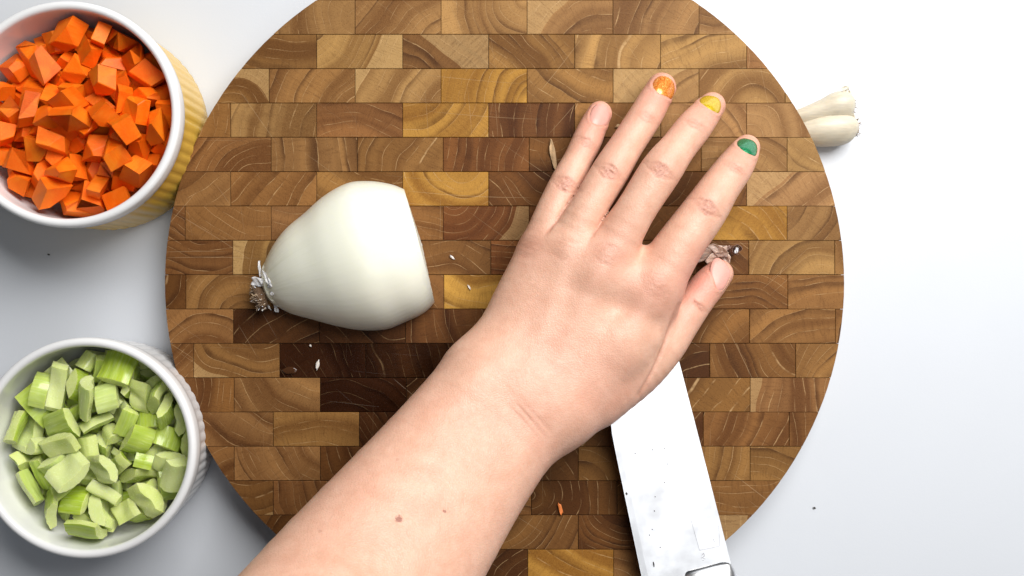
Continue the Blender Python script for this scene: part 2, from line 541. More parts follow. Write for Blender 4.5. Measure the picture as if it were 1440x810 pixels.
# tone of every block, row by row from the top of the board (left to right)
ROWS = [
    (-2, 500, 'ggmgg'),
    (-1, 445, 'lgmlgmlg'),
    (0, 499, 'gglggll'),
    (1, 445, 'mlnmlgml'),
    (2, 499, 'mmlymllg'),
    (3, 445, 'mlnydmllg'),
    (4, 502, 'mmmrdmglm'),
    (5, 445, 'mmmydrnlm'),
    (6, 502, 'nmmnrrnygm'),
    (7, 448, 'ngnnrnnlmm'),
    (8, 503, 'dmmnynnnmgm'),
    (9, 449, 'mbbddnnmnm'),  # dark blocks here and below, left of the arm: wood tone plus painted shade
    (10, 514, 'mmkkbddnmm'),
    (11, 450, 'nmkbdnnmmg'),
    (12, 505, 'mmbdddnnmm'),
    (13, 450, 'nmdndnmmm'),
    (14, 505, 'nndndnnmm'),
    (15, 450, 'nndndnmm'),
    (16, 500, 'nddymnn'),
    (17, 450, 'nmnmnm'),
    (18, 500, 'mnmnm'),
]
sB = S(ZB)
GAP = 0.00010
k = 0
for row, jx, tones in ROWS:
    y_hi = -(48.3 * row - 398.0) * sB
    y_lo = -(48.3 * (row + 1) - 398.0) * sB
    xs = [jx + 121.0 * i for i in range(-6, 9)]
    ymin = min(abs(y_hi), abs(y_lo)) if y_hi * y_lo > 0 else 0
    def cut(a, b):
        x0, x1 = (a - 709.5) * sB, (b - 709.5) * sB
        poly = [(x0 + GAP, y_lo + GAP), (x1 - GAP, y_lo + GAP), (x1 - GAP, y_hi - GAP), (x0 + GAP, y_hi - GAP)]
        for i in range(160):
            t = 2 * math.pi * (i + 0.5) / 160
            if len(poly) < 3: break
            poly = clip_poly(poly, math.cos(t), math.sin(t), BR)
        pp = [p for i, p in enumerate(poly) if math.hypot(p[0] - poly[i - 1][0], p[1] - poly[i - 1][1]) > 1e-5]
        if len(pp) < 3: return None, 0.0
        return pp, abs(sum(pp[i - 1][0] * pp[i][1] - pp[i][0] * pp[i - 1][1] for i in range(len(pp)))) / 2

    spans = [(a, b) for a, b in zip(xs[:-1], xs[1:]) if cut(a, b)[1] > 0]
    # a sliver at the rim belongs to the block beside it
    if len(spans) > 2 and cut(*spans[0])[1] < 9e-6: spans = [(spans[0][0], spans[1][1])] + spans[2:]
    if len(spans) > 2 and cut(*spans[-1])[1] < 9e-6: spans = spans[:-2] + [(spans[-2][0], spans[-1][1])]
    cells = [(0.5 * (a + b - 1419.0) * sB, 0.5 * (y_lo + y_hi), cut(a, b)[0]) for a, b in spans]
    for i, (cx, cy, pp) in enumerate(cells):
        tone = tones[min(i, len(tones) - 1)]
        loc = [(x - cx, y - cy) for x, y in pp]
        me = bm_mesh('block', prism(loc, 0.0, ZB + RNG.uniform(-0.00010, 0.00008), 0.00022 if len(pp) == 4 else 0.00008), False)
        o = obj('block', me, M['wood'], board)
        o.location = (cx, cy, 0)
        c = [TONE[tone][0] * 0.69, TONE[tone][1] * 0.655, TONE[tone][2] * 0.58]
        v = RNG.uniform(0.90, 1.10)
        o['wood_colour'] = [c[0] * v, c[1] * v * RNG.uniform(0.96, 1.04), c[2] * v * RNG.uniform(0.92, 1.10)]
        ang = RNG.uniform(0, 2 * math.pi)
        dist = RNG.choice([0.018, 0.028, 0.04, 0.06, 0.09])
        o['ring_centre'] = [math.cos(ang) * dist * 1.2, math.sin(ang) * dist, 0.0]
        o['ring_pitch'] = RNG.uniform(0.0030, 0.0068)
        o['sap_radius'] = dist + RNG.uniform(0.004, 0.03) if RNG.random() < 0.30 else 9.0
        o['seed'] = RNG.uniform(0, 60)
        o['wet'] = {'k': 1.0, 'b': 0.55}.get(tone, 0.0)
        k += 1

# ------------------------------------------------------------------ bowls
def lathe(profile, seg, flute=None):
    """profile: list of (r, z, flute weight)"""
    vs, fs = [], []
    for (r, z, w) in profile:
        for i in range(seg):
            t = 2 * math.pi * i / seg
            rr = r
            if flute and w > 0:
                n, depth = flute
                rr = r - depth * w * (1 - abs(math.sin(n * t / 2))) ** 1.4
            vs.append((rr * math.cos(t), rr * math.sin(t), z))
    for j in range(len(profile) - 1):
        for i in range(seg):
            a, b = j * seg + i, j * seg + (i + 1) % seg
            fs.append((a, b, b + seg, a + seg))
    return vs, fs


def bowl(name, label, px, py, rpx, h, taper, outer_mat):
    c = P(px, py, h)
    R = rpx * S(h)
    root = empty(name, (c.x, c.y, 0))
    tag(root, label, 'bowl', None)
    Rb = R * taper
    prof = [(0.0005, 0.0025, 0), (Rb - 0.012, 0.0025, 0), (Rb - 0.0075, 0.0, 0), (Rb - 0.0035, 0.0002, 0), (Rb - 0.0015, 0.0022, 0.2), (Rb - 0.0008, 0.005, 1)]
    for i in range(1, 7):
        t = i / 6.0
        prof.append((Rb - 0.0008 + (R - 0.0012 - Rb + 0.0008) * t, 0.005 + (h - 0.016) * t, 1))
    prof += [(R - 0.0010, h - 0.0095, 0.3), (R - 0.0008, h - 0.0088, 0)]
    vs, fs = lathe(prof, 336, (60, 0.0006))
    obj('fluted_wall', mesh_from('fluted_wall', vs, fs), outer_mat, root)
    ri = R - 0.0042
    rp = [(R - 0.0008, h - 0.0088, 0), (R - 0.0001, h - 0.0075, 0), (R, h - 0.005, 0)]
    for i in range(0, 9):
        a = math.pi * i / 8
        rp.append((R - 0.0021 + 0.0021 * math.cos(a), h - 0.0021 + 0.0021 * math.sin(a), 0))
    ridge = [(ri, h - 0.006, 0), (ri - 0.0003, h - 0.02, 0), (ri - 0.0012, 0.016, 0), (ri - 0.0028, 0.010, 0), (ri - 0.0075, 0.0062, 0), (ri - 0.014, 0.005, 0), (0.0004, 0.005, 0)]
    vs, fs = lathe(rp + ridge, 128)
    obj('rim_and_inside', mesh_from('rim_and_inside', vs, fs), M['white_glaze'], root)
    return root, R, ri


CH, LH = 0.0500, 0.0430
carrot_bowl, CR, CRI = bowl('bowl', 'yellow fluted ceramic bowl with white rim, full of diced carrots', 92, 160, 160, CH, 0.985, M['yellow_glaze'])
celery_bowl, LR, LRI = bowl('bowl', 'white fluted ceramic bowl full of chopped celery', 119, 631, 156, LH, 0.95, M['white_glaze'])


# ------------------------------------------------------------------ diced carrots and chopped celery (settled by rigid-body physics)
def carrot_mesh(rng):
    bm = bmesh.new()
    sx, sy, sz = rng.uniform(0.0075, 0.0145), rng.uniform(0.0070, 0.0112), rng.uniform(0.0058, 0.0092)
    bmesh.ops.create_cube(bm, size=1.0)
    tx, ty = rng.uniform(-0.25, 0.25), rng.uniform(-0.25, 0.25)
    for v in bm.verts:
        x, y, z = v.co
        f = 1 + 0.28 * (x) * rng.choice([0.3, 1.0])
        v.co = (x * sx * (1 + rng.uniform(-.10, .10)) + tx * y * sx, y * sy * f * (1 + rng.uniform(-.10, .10)), z * sz * (1 + rng.uniform(-.10, .10)) + ty * x * sz)
    for _ in range(rng.choice([1, 1, 2, 2, 3])):
        n = Vector((rng.uniform(-1, 1), rng.uniform(-1, 1), rng.uniform(-.8, .8))).normalized()
        d = n * rng.uniform(0.0030, 0.0048)
        g = bm.verts[:] + bm.edges[:] + bm.faces[:]
        r = bmesh.ops.bisect_plane(bm, geom=g, plane_co=d, plane_no=n, clear_outer=True)
        bmesh.ops.holes_fill(bm, edges=bm.edges[:])
    bmesh.ops.convex_hull(bm, input=bm.verts[:])
    bmesh.ops.dissolve_limit(bm, angle_limit=0.03, verts=bm.verts[:], edges=bm.edges[:])
    bmesh.ops.bevel(bm, geom=bm.edges[:], offset=0.00032, segments=1, affect='EDGES', profile=0.5)
    me = bm_mesh('carrot_piece', bm, False)
    return me


def celery_mesh(rng):
    arc = rng.uniform(0.45, 2.2)
    ro = rng.uniform(0.0110, 0.0185)
    if arc > 1.6: ro = rng.uniform(0.0085, 0.0115)
    th = rng.uniform(0.0042, 0.0066)
    ln = rng.uniform(0.0072, 0.0170)
    n = 16
    vs, fs, ms = [], [], []
    skew = rng.uniform(-0.25, 0.25)
    ribs = rng.uniform(5, 8)
    cx = ro - th * 0.5
    sect = []
    for i in range(n + 1):
        t = -arc / 2 + arc * i / n
        e = 1 - 0.5 * abs(2 * i / n - 1) ** 3
        r2 = ro + 0.00017 * math.cos(t * ribs * 3.4)
        sect.append((r2, t, 1))
    for i in range(n, -1, -1):
        t = -arc / 2 + arc * i / n
        e = 1 - 0.35 * abs(2 * i / n - 1) ** 3
        sect.append((ro - th * e, t * 0.97, 0))
    m = len(sect)
    L = 4
    for j in range(L + 1):
        z = -ln / 2 + ln * j / L
        for r, t, _ in sect:
            x, y = r * math.cos(t) - cx, r * math.sin(t)
            b = 0.0004 * math.sin(j * 1.3 + t * 3)
            vs.append((x + b, y, z + skew * y * 0.7))
    for j in range(L):
        for i in range(m):
            a, b = j * m + i, j * m + (i + 1) % m
            fs.append((a, b, b + m, a + m))
            ms.append(0 if i < n else 1)
    for j, rev in ((0, True), (L, False)):
        for i in range(n):
            a, b = j * m + i, j * m + i + 1
            c, d = j * m + (m - 1 - i - 1), j * m + (m - 1 - i)
            q = (a, b, c, d)
            fs.append(q[::-1] if rev else q); ms.append(1)
    me = mesh_from('celery_piece', vs, fs, True)
    bm = bmesh.new(); bm.from_mesh(me)
    bmesh.ops.recalc_face_normals(bm, faces=bm.faces[:])
    for e in bm.edges:
        if len(e.link_faces) == 2 and e.calc_face_angle(0) > 0.9: e.smooth = False
    bm.to_mesh(me); bm.free()
    me.polygons.foreach_set('material_index', ms)
    return me


SIM = 40.0


def settle(jobs, frames=110):
    """jobs: list of (bowl object, inner radius, height, meshes, count); returns list of lists of (mesh, matrix)"""
    bpy.ops.rigidbody.world_add()
    rw = SC.rigidbody_world
    coll = bpy.data.collections.new('rigid')
    rw.collection = coll
    rw.substeps_per_frame = 8
    rw.solver_iterations = 16
    rw.point_cache.frame_end = frames + 5
    temp, res = [], []
    for q, (ri, h, meshes, count, rng, fill) in enumerate(jobs):
        ox = q * 12.0
        prof = [(ri + 0.006, h + 0.09, 0), (ri, h + 0.085, 0), (ri - 0.0015, h - 0.002, 0), (ri - 0.002, 0.018, 0), (ri - 0.008, 0.0065, 0), (0.0003, 0.005, 0)]
        vs, fs = lathe(prof, 48)
        me = mesh_from('collider', [(x * SIM, y * SIM, z * SIM) for x, y, z in vs], fs, False)
        c = bpy.data.objects.new('collider', me); COL.objects.link(c); c.location = (ox, 0, 0)
        coll.objects.link(c)
        c.rigid_body.type = 'PASSIVE'; c.rigid_body.collision_shape = 'MESH'; c.rigid_body.friction = 0.6
        c.rigid_body.use_margin = True; c.rigid_body.collision_margin = 0.0
        temp.append(c)
        mine = []
        for i in range(count):
            src = meshes[i % len(meshes)]
            m2 = src.copy()
            m2.transform(Matrix.Scale(SIM, 4))
            o = bpy.data.objects.new('drop', m2); COL.objects.link(o)
            a = i * 2.399963 + rng.uniform(-.2, .2)
            rad = ri * 0.72 * math.sqrt((i % 14 + 0.5) / 14)
            o.location = (ox + rad * SIM * math.cos(a), rad * SIM * math.sin(a), (0.02 + 0.0028 * (i // 14) * 5.2 + 0.0006 * (i % 14)) * SIM)
            o.rotation_euler = (rng.uniform(0, 6.28), rng.uniform(0, 6.28), rng.uniform(0, 6.28))
            coll.objects.link(o)
            rb = o.rigid_body
            rb.type = 'ACTIVE'; rb.collision_shape = 'CONVEX_HULL'; rb.mass = 1.0
            rb.friction = 0.55; rb.restitution = 0.0; rb.linear_damping = 0.25; rb.angular_damping = 0.45
            rb.use_margin = True; rb.collision_margin = 0.0
            mine.append((o, src)); temp.append(o)
        res.append((ox, mine))
    for f in range(1, frames + 1):
        SC.frame_set(f)
    dg = bpy.context.evaluated_depsgraph_get()
    out = []
    for ox, mine in res:
        lst = []
        for o, src in mine:
            mw = o.evaluated_get(dg).matrix_world.copy()
            t = mw.translation
            lst.append((src, Vector(((t.x - ox) / SIM, t.y / SIM, t.z / SIM)), mw.to_quaternion()))
        out.append(lst)
    bpy.ops.rigidbody.world_remove()
    for o in temp:
        me = o.data
        bpy.data.objects.remove(o)
        bpy.data.meshes.remove(me)
    bpy.data.collections.remove(coll)
    SC.frame_set(1)
    return out


rc, rl = random.Random(5), random.Random(9)
c_meshes = [carrot_mesh(rc) for _ in range(30)]
l_meshes = [celery_mesh(rl) for _ in range(24)]
N_CARROT, N_CELERY = 190, 112
got_c, got_l = settle([(CRI, CH, c_meshes, N_CARROT, rc, 1), (LRI, LH, l_meshes, N_CELERY, rl, 1)])
for lst, root, ri, h, mats, nm, lab, cat, grp in (
        (got_c, carrot_bowl, CRI, CH, [M['carrot']], 'carrot_piece', 'small diced piece of raw orange carrot in the yellow bowl', 'carrot', 'diced carrot pieces'),
        (got_l, celery_bowl, LRI, LH, [M['celery_skin'], M['celery_flesh']], 'celery_piece', 'chopped piece of pale green celery in the white bowl', 'celery', 'chopped celery pieces')):
    n_in = 0
    zs = []
    for src, t, q in lst:
        if math.hypot(t.x, t.y) > ri or t.z < 0 or t.z > h + 0.004: continue
        o = obj(nm, src, mats)
        o.rotation_mode = 'QUATERNION'
        o.rotation_quaternion = q
        o.location = Vector(root.location) + t
        tag(o, lab, cat, grp)
        n_in += 1; zs.append(t.z)
    print(nm, n_in, 'of', len(lst), 'top', sorted(zs)[-5:] if zs else None)

# ------------------------------------------------------------------ hand and forearm: one implicit surface
def V(px, py, z):
    p = P(px, py, z)
    return np.array((p.x, p.y, p.z), np.float32)


def node(px, py, z, rpx):
    return (V(px, py, z), rpx * S(z))


def tcap(p, a, ra, b, rb):
    ab = b - a
    t = np.clip(((p - a) @ ab) / float(ab @ ab), 0, 1)
    d = p - a - t[:, None] * ab
    return np.sqrt((d * d).sum(1)) - (ra + (rb - ra) * t)


def smin(a, b, k):
    h = np.clip(0.5 + 0.5 * (b - a) / k, 0, 1)
    return b + (a - b) * h - k * h * (1 - h)


def resample(nodes, m=4):
    """Catmull-Rom through the joints, so that a finger bends and tapers without steps"""
    out = []
    A = np.array([np.append(a, r) for a, r in nodes], np.float64)
    n = len(A)
    for i in range(n - 1):
        p0, p1, p2, p3 = A[max(i - 1, 0)], A[i], A[i + 1], A[min(i + 2, n - 1)]
        if i == 0: p0 = 2 * p1 - p2
        if i + 2 >= n: p3 = 2 * p2 - p1
        for j in range(m):
            t = j / m
            out.append(0.5 * (2 * p1 + (p2 - p0) * t + (2 * p0 - 5 * p1 + 4 * p2 - p3) * t * t + (3 * p1 - p0 - 3 * p2 + p3) * t ** 3))
    out.append(A[-1])
    return [(q[:3].astype(np.float32), float(q[3])) for q in out]


def chain(p, nodes, margin=0.030):
    """distance to a chain of tapered capsules; far from it only a bound is needed"""
    lo = np.min([a - r for a, r in nodes], axis=0) - margin
    hi = np.max([a + r for a, r in nodes], axis=0) + margin
    m = ((p > lo) & (p < hi)).all(1)
    q = np.maximum(np.maximum(lo - p, p - hi), 0)
    d = np.sqrt((q * q).sum(1)) + margin
    if m.any():
        pm = p[m]
        e = None
        for (a, ra), (b, rb) in zip(nodes[:-1], nodes[1:]):
            c = tcap(pm, a, ra, b, rb)
            e = c if e is None else np.minimum(e, c)
        d[m] = e
    return d


FINGERS = {
    'pinky':  [node(759, 356, 0.0480, 31), node(775, 303, 0.0480, 24), node(797, 257, 0.0435, 23.5), node(812, 226, 0.0400, 20.5), node(825, 199, 0.0365, 21), node(834, 178, 0.0330, 19.5), node(843, 160, 0.0298, 17.5)],
    'ring':   [node(797, 352, 0.0530, 35), node(826, 296, 0.0540, 26.5), node(858, 242, 0.0490, 26.5), node(882, 203, 0.0450, 24), node(906, 166, 0.0405, 23.8), node(919, 143, 0.0360, 22.5), node(930, 123, 0.0318, 20.5)],
    'middle': [node(853, 363, 0.0555, 37), node(891, 300, 0.0575, 28.5), node(928, 242, 0.0545, 29.5), node(953, 208, 0.0500, 25.5), node(975, 180, 0.0445, 25), node(990, 162, 0.0375, 22), node(1001, 149, 0.0310, 19)],
    'index':  [node(922, 398, 0.0540, 39), node(955, 346, 0.0540, 34), node(990, 298, 0.0505, 31.5), node(1012, 264, 0.0465, 28), node(1031, 238, 0.0420, 26), node(1043, 220, 0.0360, 22.5), node(1050, 208, 0.0305, 18.5)],
}
THUMB = [node(838, 556, 0.0500, 45), node(893, 523, 0.0480, 36), node(931, 489, 0.0460, 30), node(956, 455, 0.0420, 26.5), node(978, 424, 0.0380, 24.5), node(997, 400, 0.0348, 23.5), node(1011, 385, 0.0320, 20)]
META = [
    ([node(758, 356, 0.0480, 31), node(729, 432, 0.0505, 40), node(700, 510, 0.0545, 46)], 0.012),
    ([node(797, 352, 0.0530, 35), node(765, 440, 0.0550, 38), node(728, 525, 0.0570, 44)], 0.012),
    ([node(853, 363, 0.0555, 37), node(812, 455, 0.0570, 38), node(762, 540, 0.0580, 46)], 0.012),
    ([node(922, 398, 0.0540, 38), node(865, 480, 0.0555, 40), node(795, 556, 0.0575, 50)], 0.012),
    ([node(885, 470, 0.0490, 40), node(845, 530, 0.0490, 48), node(800, 570, 0.0520, 50)], 0.010),
]
ARM = [(705, 570, 0.0600, 103, 0.60), (631, 667, 0.0760, 114, 0.68), (512, 829, 0.1080, 143, 0.74), (445, 922, 0.1330, 158, 0.78), (335, 1070, 0.1750, 185, 0.80)]


FINGERS = {k_: resample(v_) for k_, v_ in FINGERS.items()}
THUMB = resample(THUMB)
META = [(resample(m_, 3), k_) for m_, k_ in META]


def arm_chains():
    pts = [np.array(V(a, b, z)) for a, b, z, _, _ in ARM]
    L, R = [], []
    for i, (x, y, z, w, f) in enumerate(ARM):
        t = pts[min(i + 1, len(pts) - 1)] - pts[max(i - 1, 0)]
        n = np.array((-t[1], t[0], 0)); n /= np.linalg.norm(n)
        W = w * S(z); r = W * f
        L.append((pts[i] + (n * (W - r)).astype(np.float32), r))
        R.append((pts[i] - (n * (W - r)).astype(np.float32), r))
    return L, R


ARM_L, ARM_R = [resample(c_, 3) for c_ in arm_chains()]


def hand_sdf(p):
    d = None
    for nodes, kk in META:
        e = chain(p, nodes)
        d = e if d is None else smin(d, e, kk)
    # soft flesh of the palm and webs between the fingers
    for a, b in ((node(772, 350, 0.0425, 17), node(812, 342, 0.0450, 18)), (node(815, 346, 0.0460, 18), node(862, 350, 0.0475, 19)), (node(868, 356, 0.0495, 23), node(915, 376, 0.0490, 25))):
        d = smin(d, tcap(p, a[0], a[1], b[0], b[1]), 0.006)
    fill = [node(782, 376, 0.0525, 30), node(835, 384, 0.0575, 31), node(897, 410, 0.0560, 33)]
    for a, b in zip(fill[:-1], fill[1:]):
        d = smin(d, tcap(p, a[0], a[1], b[0], b[1]), 0.006)
    # the muscle that fills the angle between index bone and thumb
    a, b = node(918, 428, 0.0505, 33), node(878, 490, 0.0525, 37)
    d = smin(d, tcap(p, a[0], a[1], b[0], b[1]), 0.009)
    th = chain(p, THUMB)
    d = smin(d, th, 0.0045)
    la, ra = chain(p, ARM_L), chain(p, ARM_R)
    arm = smin(la, ra, 0.016)
    d = smin(d, arm, 0.018)
    f = None
    for nm in ('pinky', 'ring', 'middle', 'index'):
        e = chain(p, FINGERS[nm], 0.012)
        f = e if f is None else smin(f, e, 0.0004)
    d = smin(d, f, 0.0032)
    # shallow hollows between the knuckles and the line between thumb and hand
    for x, y, z, r, dep in ((775, 372, 0.0635, 18, 0.0004), (826, 378, 0.0665, 20, 0.0004), (890, 400, 0.0670, 22, 0.0005), (915, 455, 0.0610, 20, 0.0022), (880, 430, 0.0680, 20, 0.0012)):
        c = V(x, y, z); r = r * S(z)
        q = ((p - c) ** 2).sum(1) / (r * r)
        d = d + dep * np.exp(-q)
    for x, y, z, r, dep in ((757, 352, 0.058, 22, 0.0003), (797, 350, 0.064, 22, 0.0003), (852, 358, 0.067, 24, 0.0005), (922, 398, 0.066, 26, 0.0003), (872, 490, 0.066, 34, 0.0018), (668, 545, 0.078, 30, 0.0022)):
        c = V(x, y, z); r = r * S(z)
        q = ((p - c) ** 2).sum(1) / (r * r)
        d = d - dep * np.exp(-q)
    # faint tendons on the back of the hand
    for (x0, y0, z0), (x1, y1, z1) in (((853, 363, 0.068), (775, 530, 0.071)), ((797, 352, 0.065), (745, 520, 0.070)), ((922, 398, 0.067), (810, 540, 0.070))):
        a, b = V(x0, y0, z0), V(x1, y1, z1)
        ab = b - a
        t = np.clip(((p - a) @ ab) / float(ab @ ab), 0, 1)
        q = p - a - t[:, None] * ab
        d = d - 0.0006 * np.exp(-(q * q).sum(1) / 0.0042 ** 2)
    return d


def eval_sdf(p, n=400000):
    out = np.empty(len(p), np.float32)
    for i in range(0, len(p), n):
        out[i:i + n] = hand_sdf(p[i:i + n])
    return out


def grad_sdf(p, e=0.0005, value=False):
    d0 = eval_sdf(p)
    g = np.empty_like(p)
    for a in range(3):
        o = np.zeros(3, np.float32); o[a] = e
        g[:, a] = eval_sdf(p + o) - d0
    g /= np.linalg.norm(g, axis=1)[:, None] + 1e-12
    return (g, d0) if value else g


def build_hand_mesh(h=0.00075, c=4):
    # coarse pass finds the blocks that hold the surface, fine pass fills only those
    allp = [n for f in FINGERS.values() for n in f] + THUMB + [n for m, _ in META for n in m] + ARM_L + ARM_R
    lo = np.min([a - r for a, r in allp], axis=0) - 0.004
    hi = np.max([a + r for a, r in allp], axis=0) + 0.004
    H = h * c
    n = np.ceil((hi - lo) / H).astype(int) + 1
    g = np.stack(np.meshgrid(*[np.arange(k) for k in n], indexing='ij'), -1).reshape(-1, 3)
    cd = eval_sdf((lo + g * H + 0.5 * (H - h)).astype(np.float32)).reshape(n)
    D = np.repeat(np.repeat(np.repeat(cd, c, 0), c, 1), c, 2)
    near = np.abs(cd) < H * 1.0
    ii = np.argwhere(near)
    off = np.stack(np.meshgrid(*[np.arange(c)] * 3, indexing='ij'), -1).reshape(-1, 3)
    idx = (ii[:, None, :] * c + off[None]).reshape(-1, 3)
    D[idx[:, 0], idx[:, 1], idx[:, 2]] = eval_sdf((lo + idx * h).astype(np.float32))
    ins = D < 0
    # surface nets
    cnt = np.zeros(np.array(D.shape) - 1, np.int8)
    for dx in (0, 1):
        for dy in (0, 1):
            for dz in (0, 1):
                cnt += ins[dx:D.shape[0] - 1 + dx, dy:D.shape[1] - 1 + dy, dz:D.shape[2] - 1 + dz]
    act = np.argwhere((cnt > 0) & (cnt < 8))
    vid = -np.ones(cnt.shape, np.int32)
    vid[act[:, 0], act[:, 1], act[:, 2]] = np.arange(len(act))
    acc = np.zeros((len(act), 3), np.float32); num = np.zeros(len(act), np.float32)
    corners = [(x, y, z) for x in (0, 1) for y in (0, 1) for z in (0, 1)]
    for a in corners:
        for ax in range(3):
            if a[ax]: continue
            b = list(a); b[ax] = 1
            va = D[act[:, 0] + a[0], act[:, 1] + a[1], act[:, 2] + a[2]]
            vb = D[act[:, 0] + b[0], act[:, 1] + b[1], act[:, 2] + b[2]]
            m = (va < 0) != (vb < 0)
            t = np.where(m, va / np.where(m, va - vb, 1), 0)
            pt = np.array(a, np.float32)[None] + t[:, None] * (np.array(b, np.float32) - np.array(a, np.float32))[None]
            acc[m] += pt[m]; num[m] += 1
    verts = lo + (act + acc / num[:, None]) * h
    quads = []
    for ax in range(3):
        s0 = [slice(None)] * 3; s1 = [slice(None)] * 3
        s0[ax] = slice(0, -1); s1[ax] = slice(1, None)
        ch = np.argwhere(ins[tuple(s0)] != ins[tuple(s1)])
        u, w = (ax + 1) % 3, (ax + 2) % 3
        ok = (ch[:, u] > 0) & (ch[:, w] > 0) & (ch[:, u] < D.shape[u] - 1) & (ch[:, w] < D.shape[w] - 1)
        ch = ch[ok]
        q = []
        for du, dw in ((-1, -1), (0, -1), (0, 0), (-1, 0)):
            c2 = ch.copy(); c2[:, u] += du; c2[:, w] += dw
            q.append(vid[c2[:, 0], c2[:, 1], c2[:, 2]])
        q = np.stack(q, 1)
        flip = ~ins[ch[:, 0], ch[:, 1], ch[:, 2]]
        q[flip] = q[flip][:, ::-1]
        quads.append(q)
    quads = np.concatenate(quads)
    quads = quads[(quads >= 0).all(1)]
    v = verts.astype(np.float32)
    gr, d0 = grad_sdf(v, value=True)
    v -= gr * d0[:, None]
    return v, quads


def hit(px, py):
    """where the camera ray through a photo pixel meets the hand"""
    o = np.array((0, 0, CAM_Z), np.float32)
    d = np.array(P(px, py, 0.0), np.float32) - o
    d /= np.linalg.norm(d)
    t = np.linspace(0.20, 0.52, 6000).astype(np.float32)
    s = eval_sdf(o + t[:, None] * d)
    i = int(np.argmax(s < 0))
    return o + t[i] * d


hv, hq = build_hand_mesh()
hn = grad_sdf(hv)
flush = np.zeros(len(hv), np.float32)
tan = np.zeros(len(hv), np.float32)
groove_shade = np.zeros(len(hv), np.float32)
disp = np.zeros(len(hv), np.float32)
pix = np.stack([720 + hv[:, 0] / (CAM_Z - hv[:, 2]) * FPX, 405 - hv[:, 1] / (CAM_Z - hv[:, 2]) * FPX], 1)
upf = np.clip(hn[:, 2], 0, 1)

# creases across the finger joints: each joint is a little sheaf of curved wrinkles
hr = np.random.RandomState(3)


def crease_at(px, py, z, axis, along, across, n, depth, spread, tint=0.30):
    """axis: direction of the finger (pixels)"""
    c = V(px, py, z)
    ax = np.array((axis[0], -axis[1], 0.0)); ax /= np.linalg.norm(ax)
    ac = np.array((-ax[1], ax[0], 0.0))
    rel = hv - c
    s, t = rel @ ax, rel @ ac
    near = (np.abs(s) < along * 3) & (np.abs(t) < across * 2.2) & (hn[:, 2] > 0.1) & (np.abs(rel[:, 2]) < 0.02)
    for i in range(n):
        u = (i - (n - 1) / 2) / max(1, (n - 1) / 2) if n > 1 else 0
        s0 = u * along * spread + hr.uniform(-.12, .12) * along
        bow = -u * along * 0.55 * (t / across) ** 2          # wrinkles close up like lips at the sides
        wav = 0.00025 * np.sin(t * hr.uniform(900, 1600) + hr.uniform(0, 6))
        off = hr.uniform(-.25, .25) * across
        wgt = np.exp(-((t - off) / (across * hr.uniform(.62, .95))) ** 2)
        g = np.exp(-((s - s0 - bow - wav) / 0.00048) ** 2) * wgt * near
        dd = depth * hr.uniform(.6, 1.0)
        disp[:] -= dd * g
        groove_shade[:] = np.maximum(groove_shade, g * min(1, dd / 0.0004))
    tan[:] = np.maximum(tan, near * tint * np.exp(-(s / (along * 1.5)) ** 2 - (t / (across * 1.0)) ** 2))


for (x, y, ax) in ((795, 259, (.47, -.88)), (857, 241, (.50, -.86)), (928, 239, (.52, -.85)), (994, 292, (.56, -.83))):
    h0 = hit(x, y)
    crease_at(x, y, float(h0[2]), ax, 0.0030, 0.0058, 7, 0.00060, 1.0)
for (x, y, ax) in ((824, 200, (.45, -.89)), (909, 164, (.48, -.88)), (978, 174, (.52, -.85)), (1034, 236, (.56, -.83))):
    h0 = hit(x, y)
    crease_at(x, y, float(h0[2]), ax, 0.0016, 0.0052, 3, 0.00040, 1.0)
h0 = hit(984, 430)
crease_at(986, 432, float(h0[2]), (.55, -.83), 0.0012, 0.0045, 2, 0.0005, 1.0)
# loose skin over the big knuckles
for (x, y, ax) in ((855, 358, (.45, -.89)), (925, 402, (.55, -.83)), (742, 345, (.4, -.9)), (795, 350, (.45, -.89))):
    h0 = hit(x, y)
    crease_at(x, y, float(h0[2]), ax, 0.0048, 0.0065, 8, 0.00014, 1.0, 0.05)
    crease_at(x, y, float(h0[2]), (ax[0] - .9, ax[1] - .5), 0.0045, 0.0055, 6, 0.00011, 1.0, 0.0)


def line_crease(pts_, wpx, depth, gr):
    dmin = np.full(len(hv), 1e9, np.float32)
    tt = np.zeros(len(hv), np.float32)
    n_ = len(pts_) - 1
    for i in range(n_):
        a = np.array(pts_[i], np.float32); b = np.array(pts_[i + 1], np.float32)
        ab = b - a
        t = np.clip(((pix - a) @ ab) / float(ab @ ab), 0, 1)
        d = np.hypot(*(pix - a - t[:, None] * ab).T)
        m = d < dmin
        dmin[m] = d[m]; tt[m] = (i + t[m]) / n_
    w = np.exp(-(dmin / wpx) ** 2) * np.sin(np.pi * np.clip(tt * 0.86 + 0.07, 0, 1)) ** 0.7 * (hn[:, 2] > 0.15) * (hv[:, 2] > 0.028)
    disp[:] -= depth * w
    groove_shade[:] = np.maximum(groove_shade, gr * w)


for pts_, wpx, dep, gr in (
        ([(898, 556), (918, 522), (934, 486), (945, 452), (955, 428)], 2.4, 0.0010, .55),
        ([(972, 420), (981, 428), (988, 441)], 1.5, 0.0006, .9),
        ([(726, 567), (746, 589), (769, 616)], 1.5, 0.00032, .42),
        ([(736, 566), (757, 588), (777, 609)], 1.4, 0.00020, .28),
        ([(715, 570), (737, 592), (758, 617)], 1.4, 0.0002, .22)):
    line_crease(pts_, wpx, dep, gr)

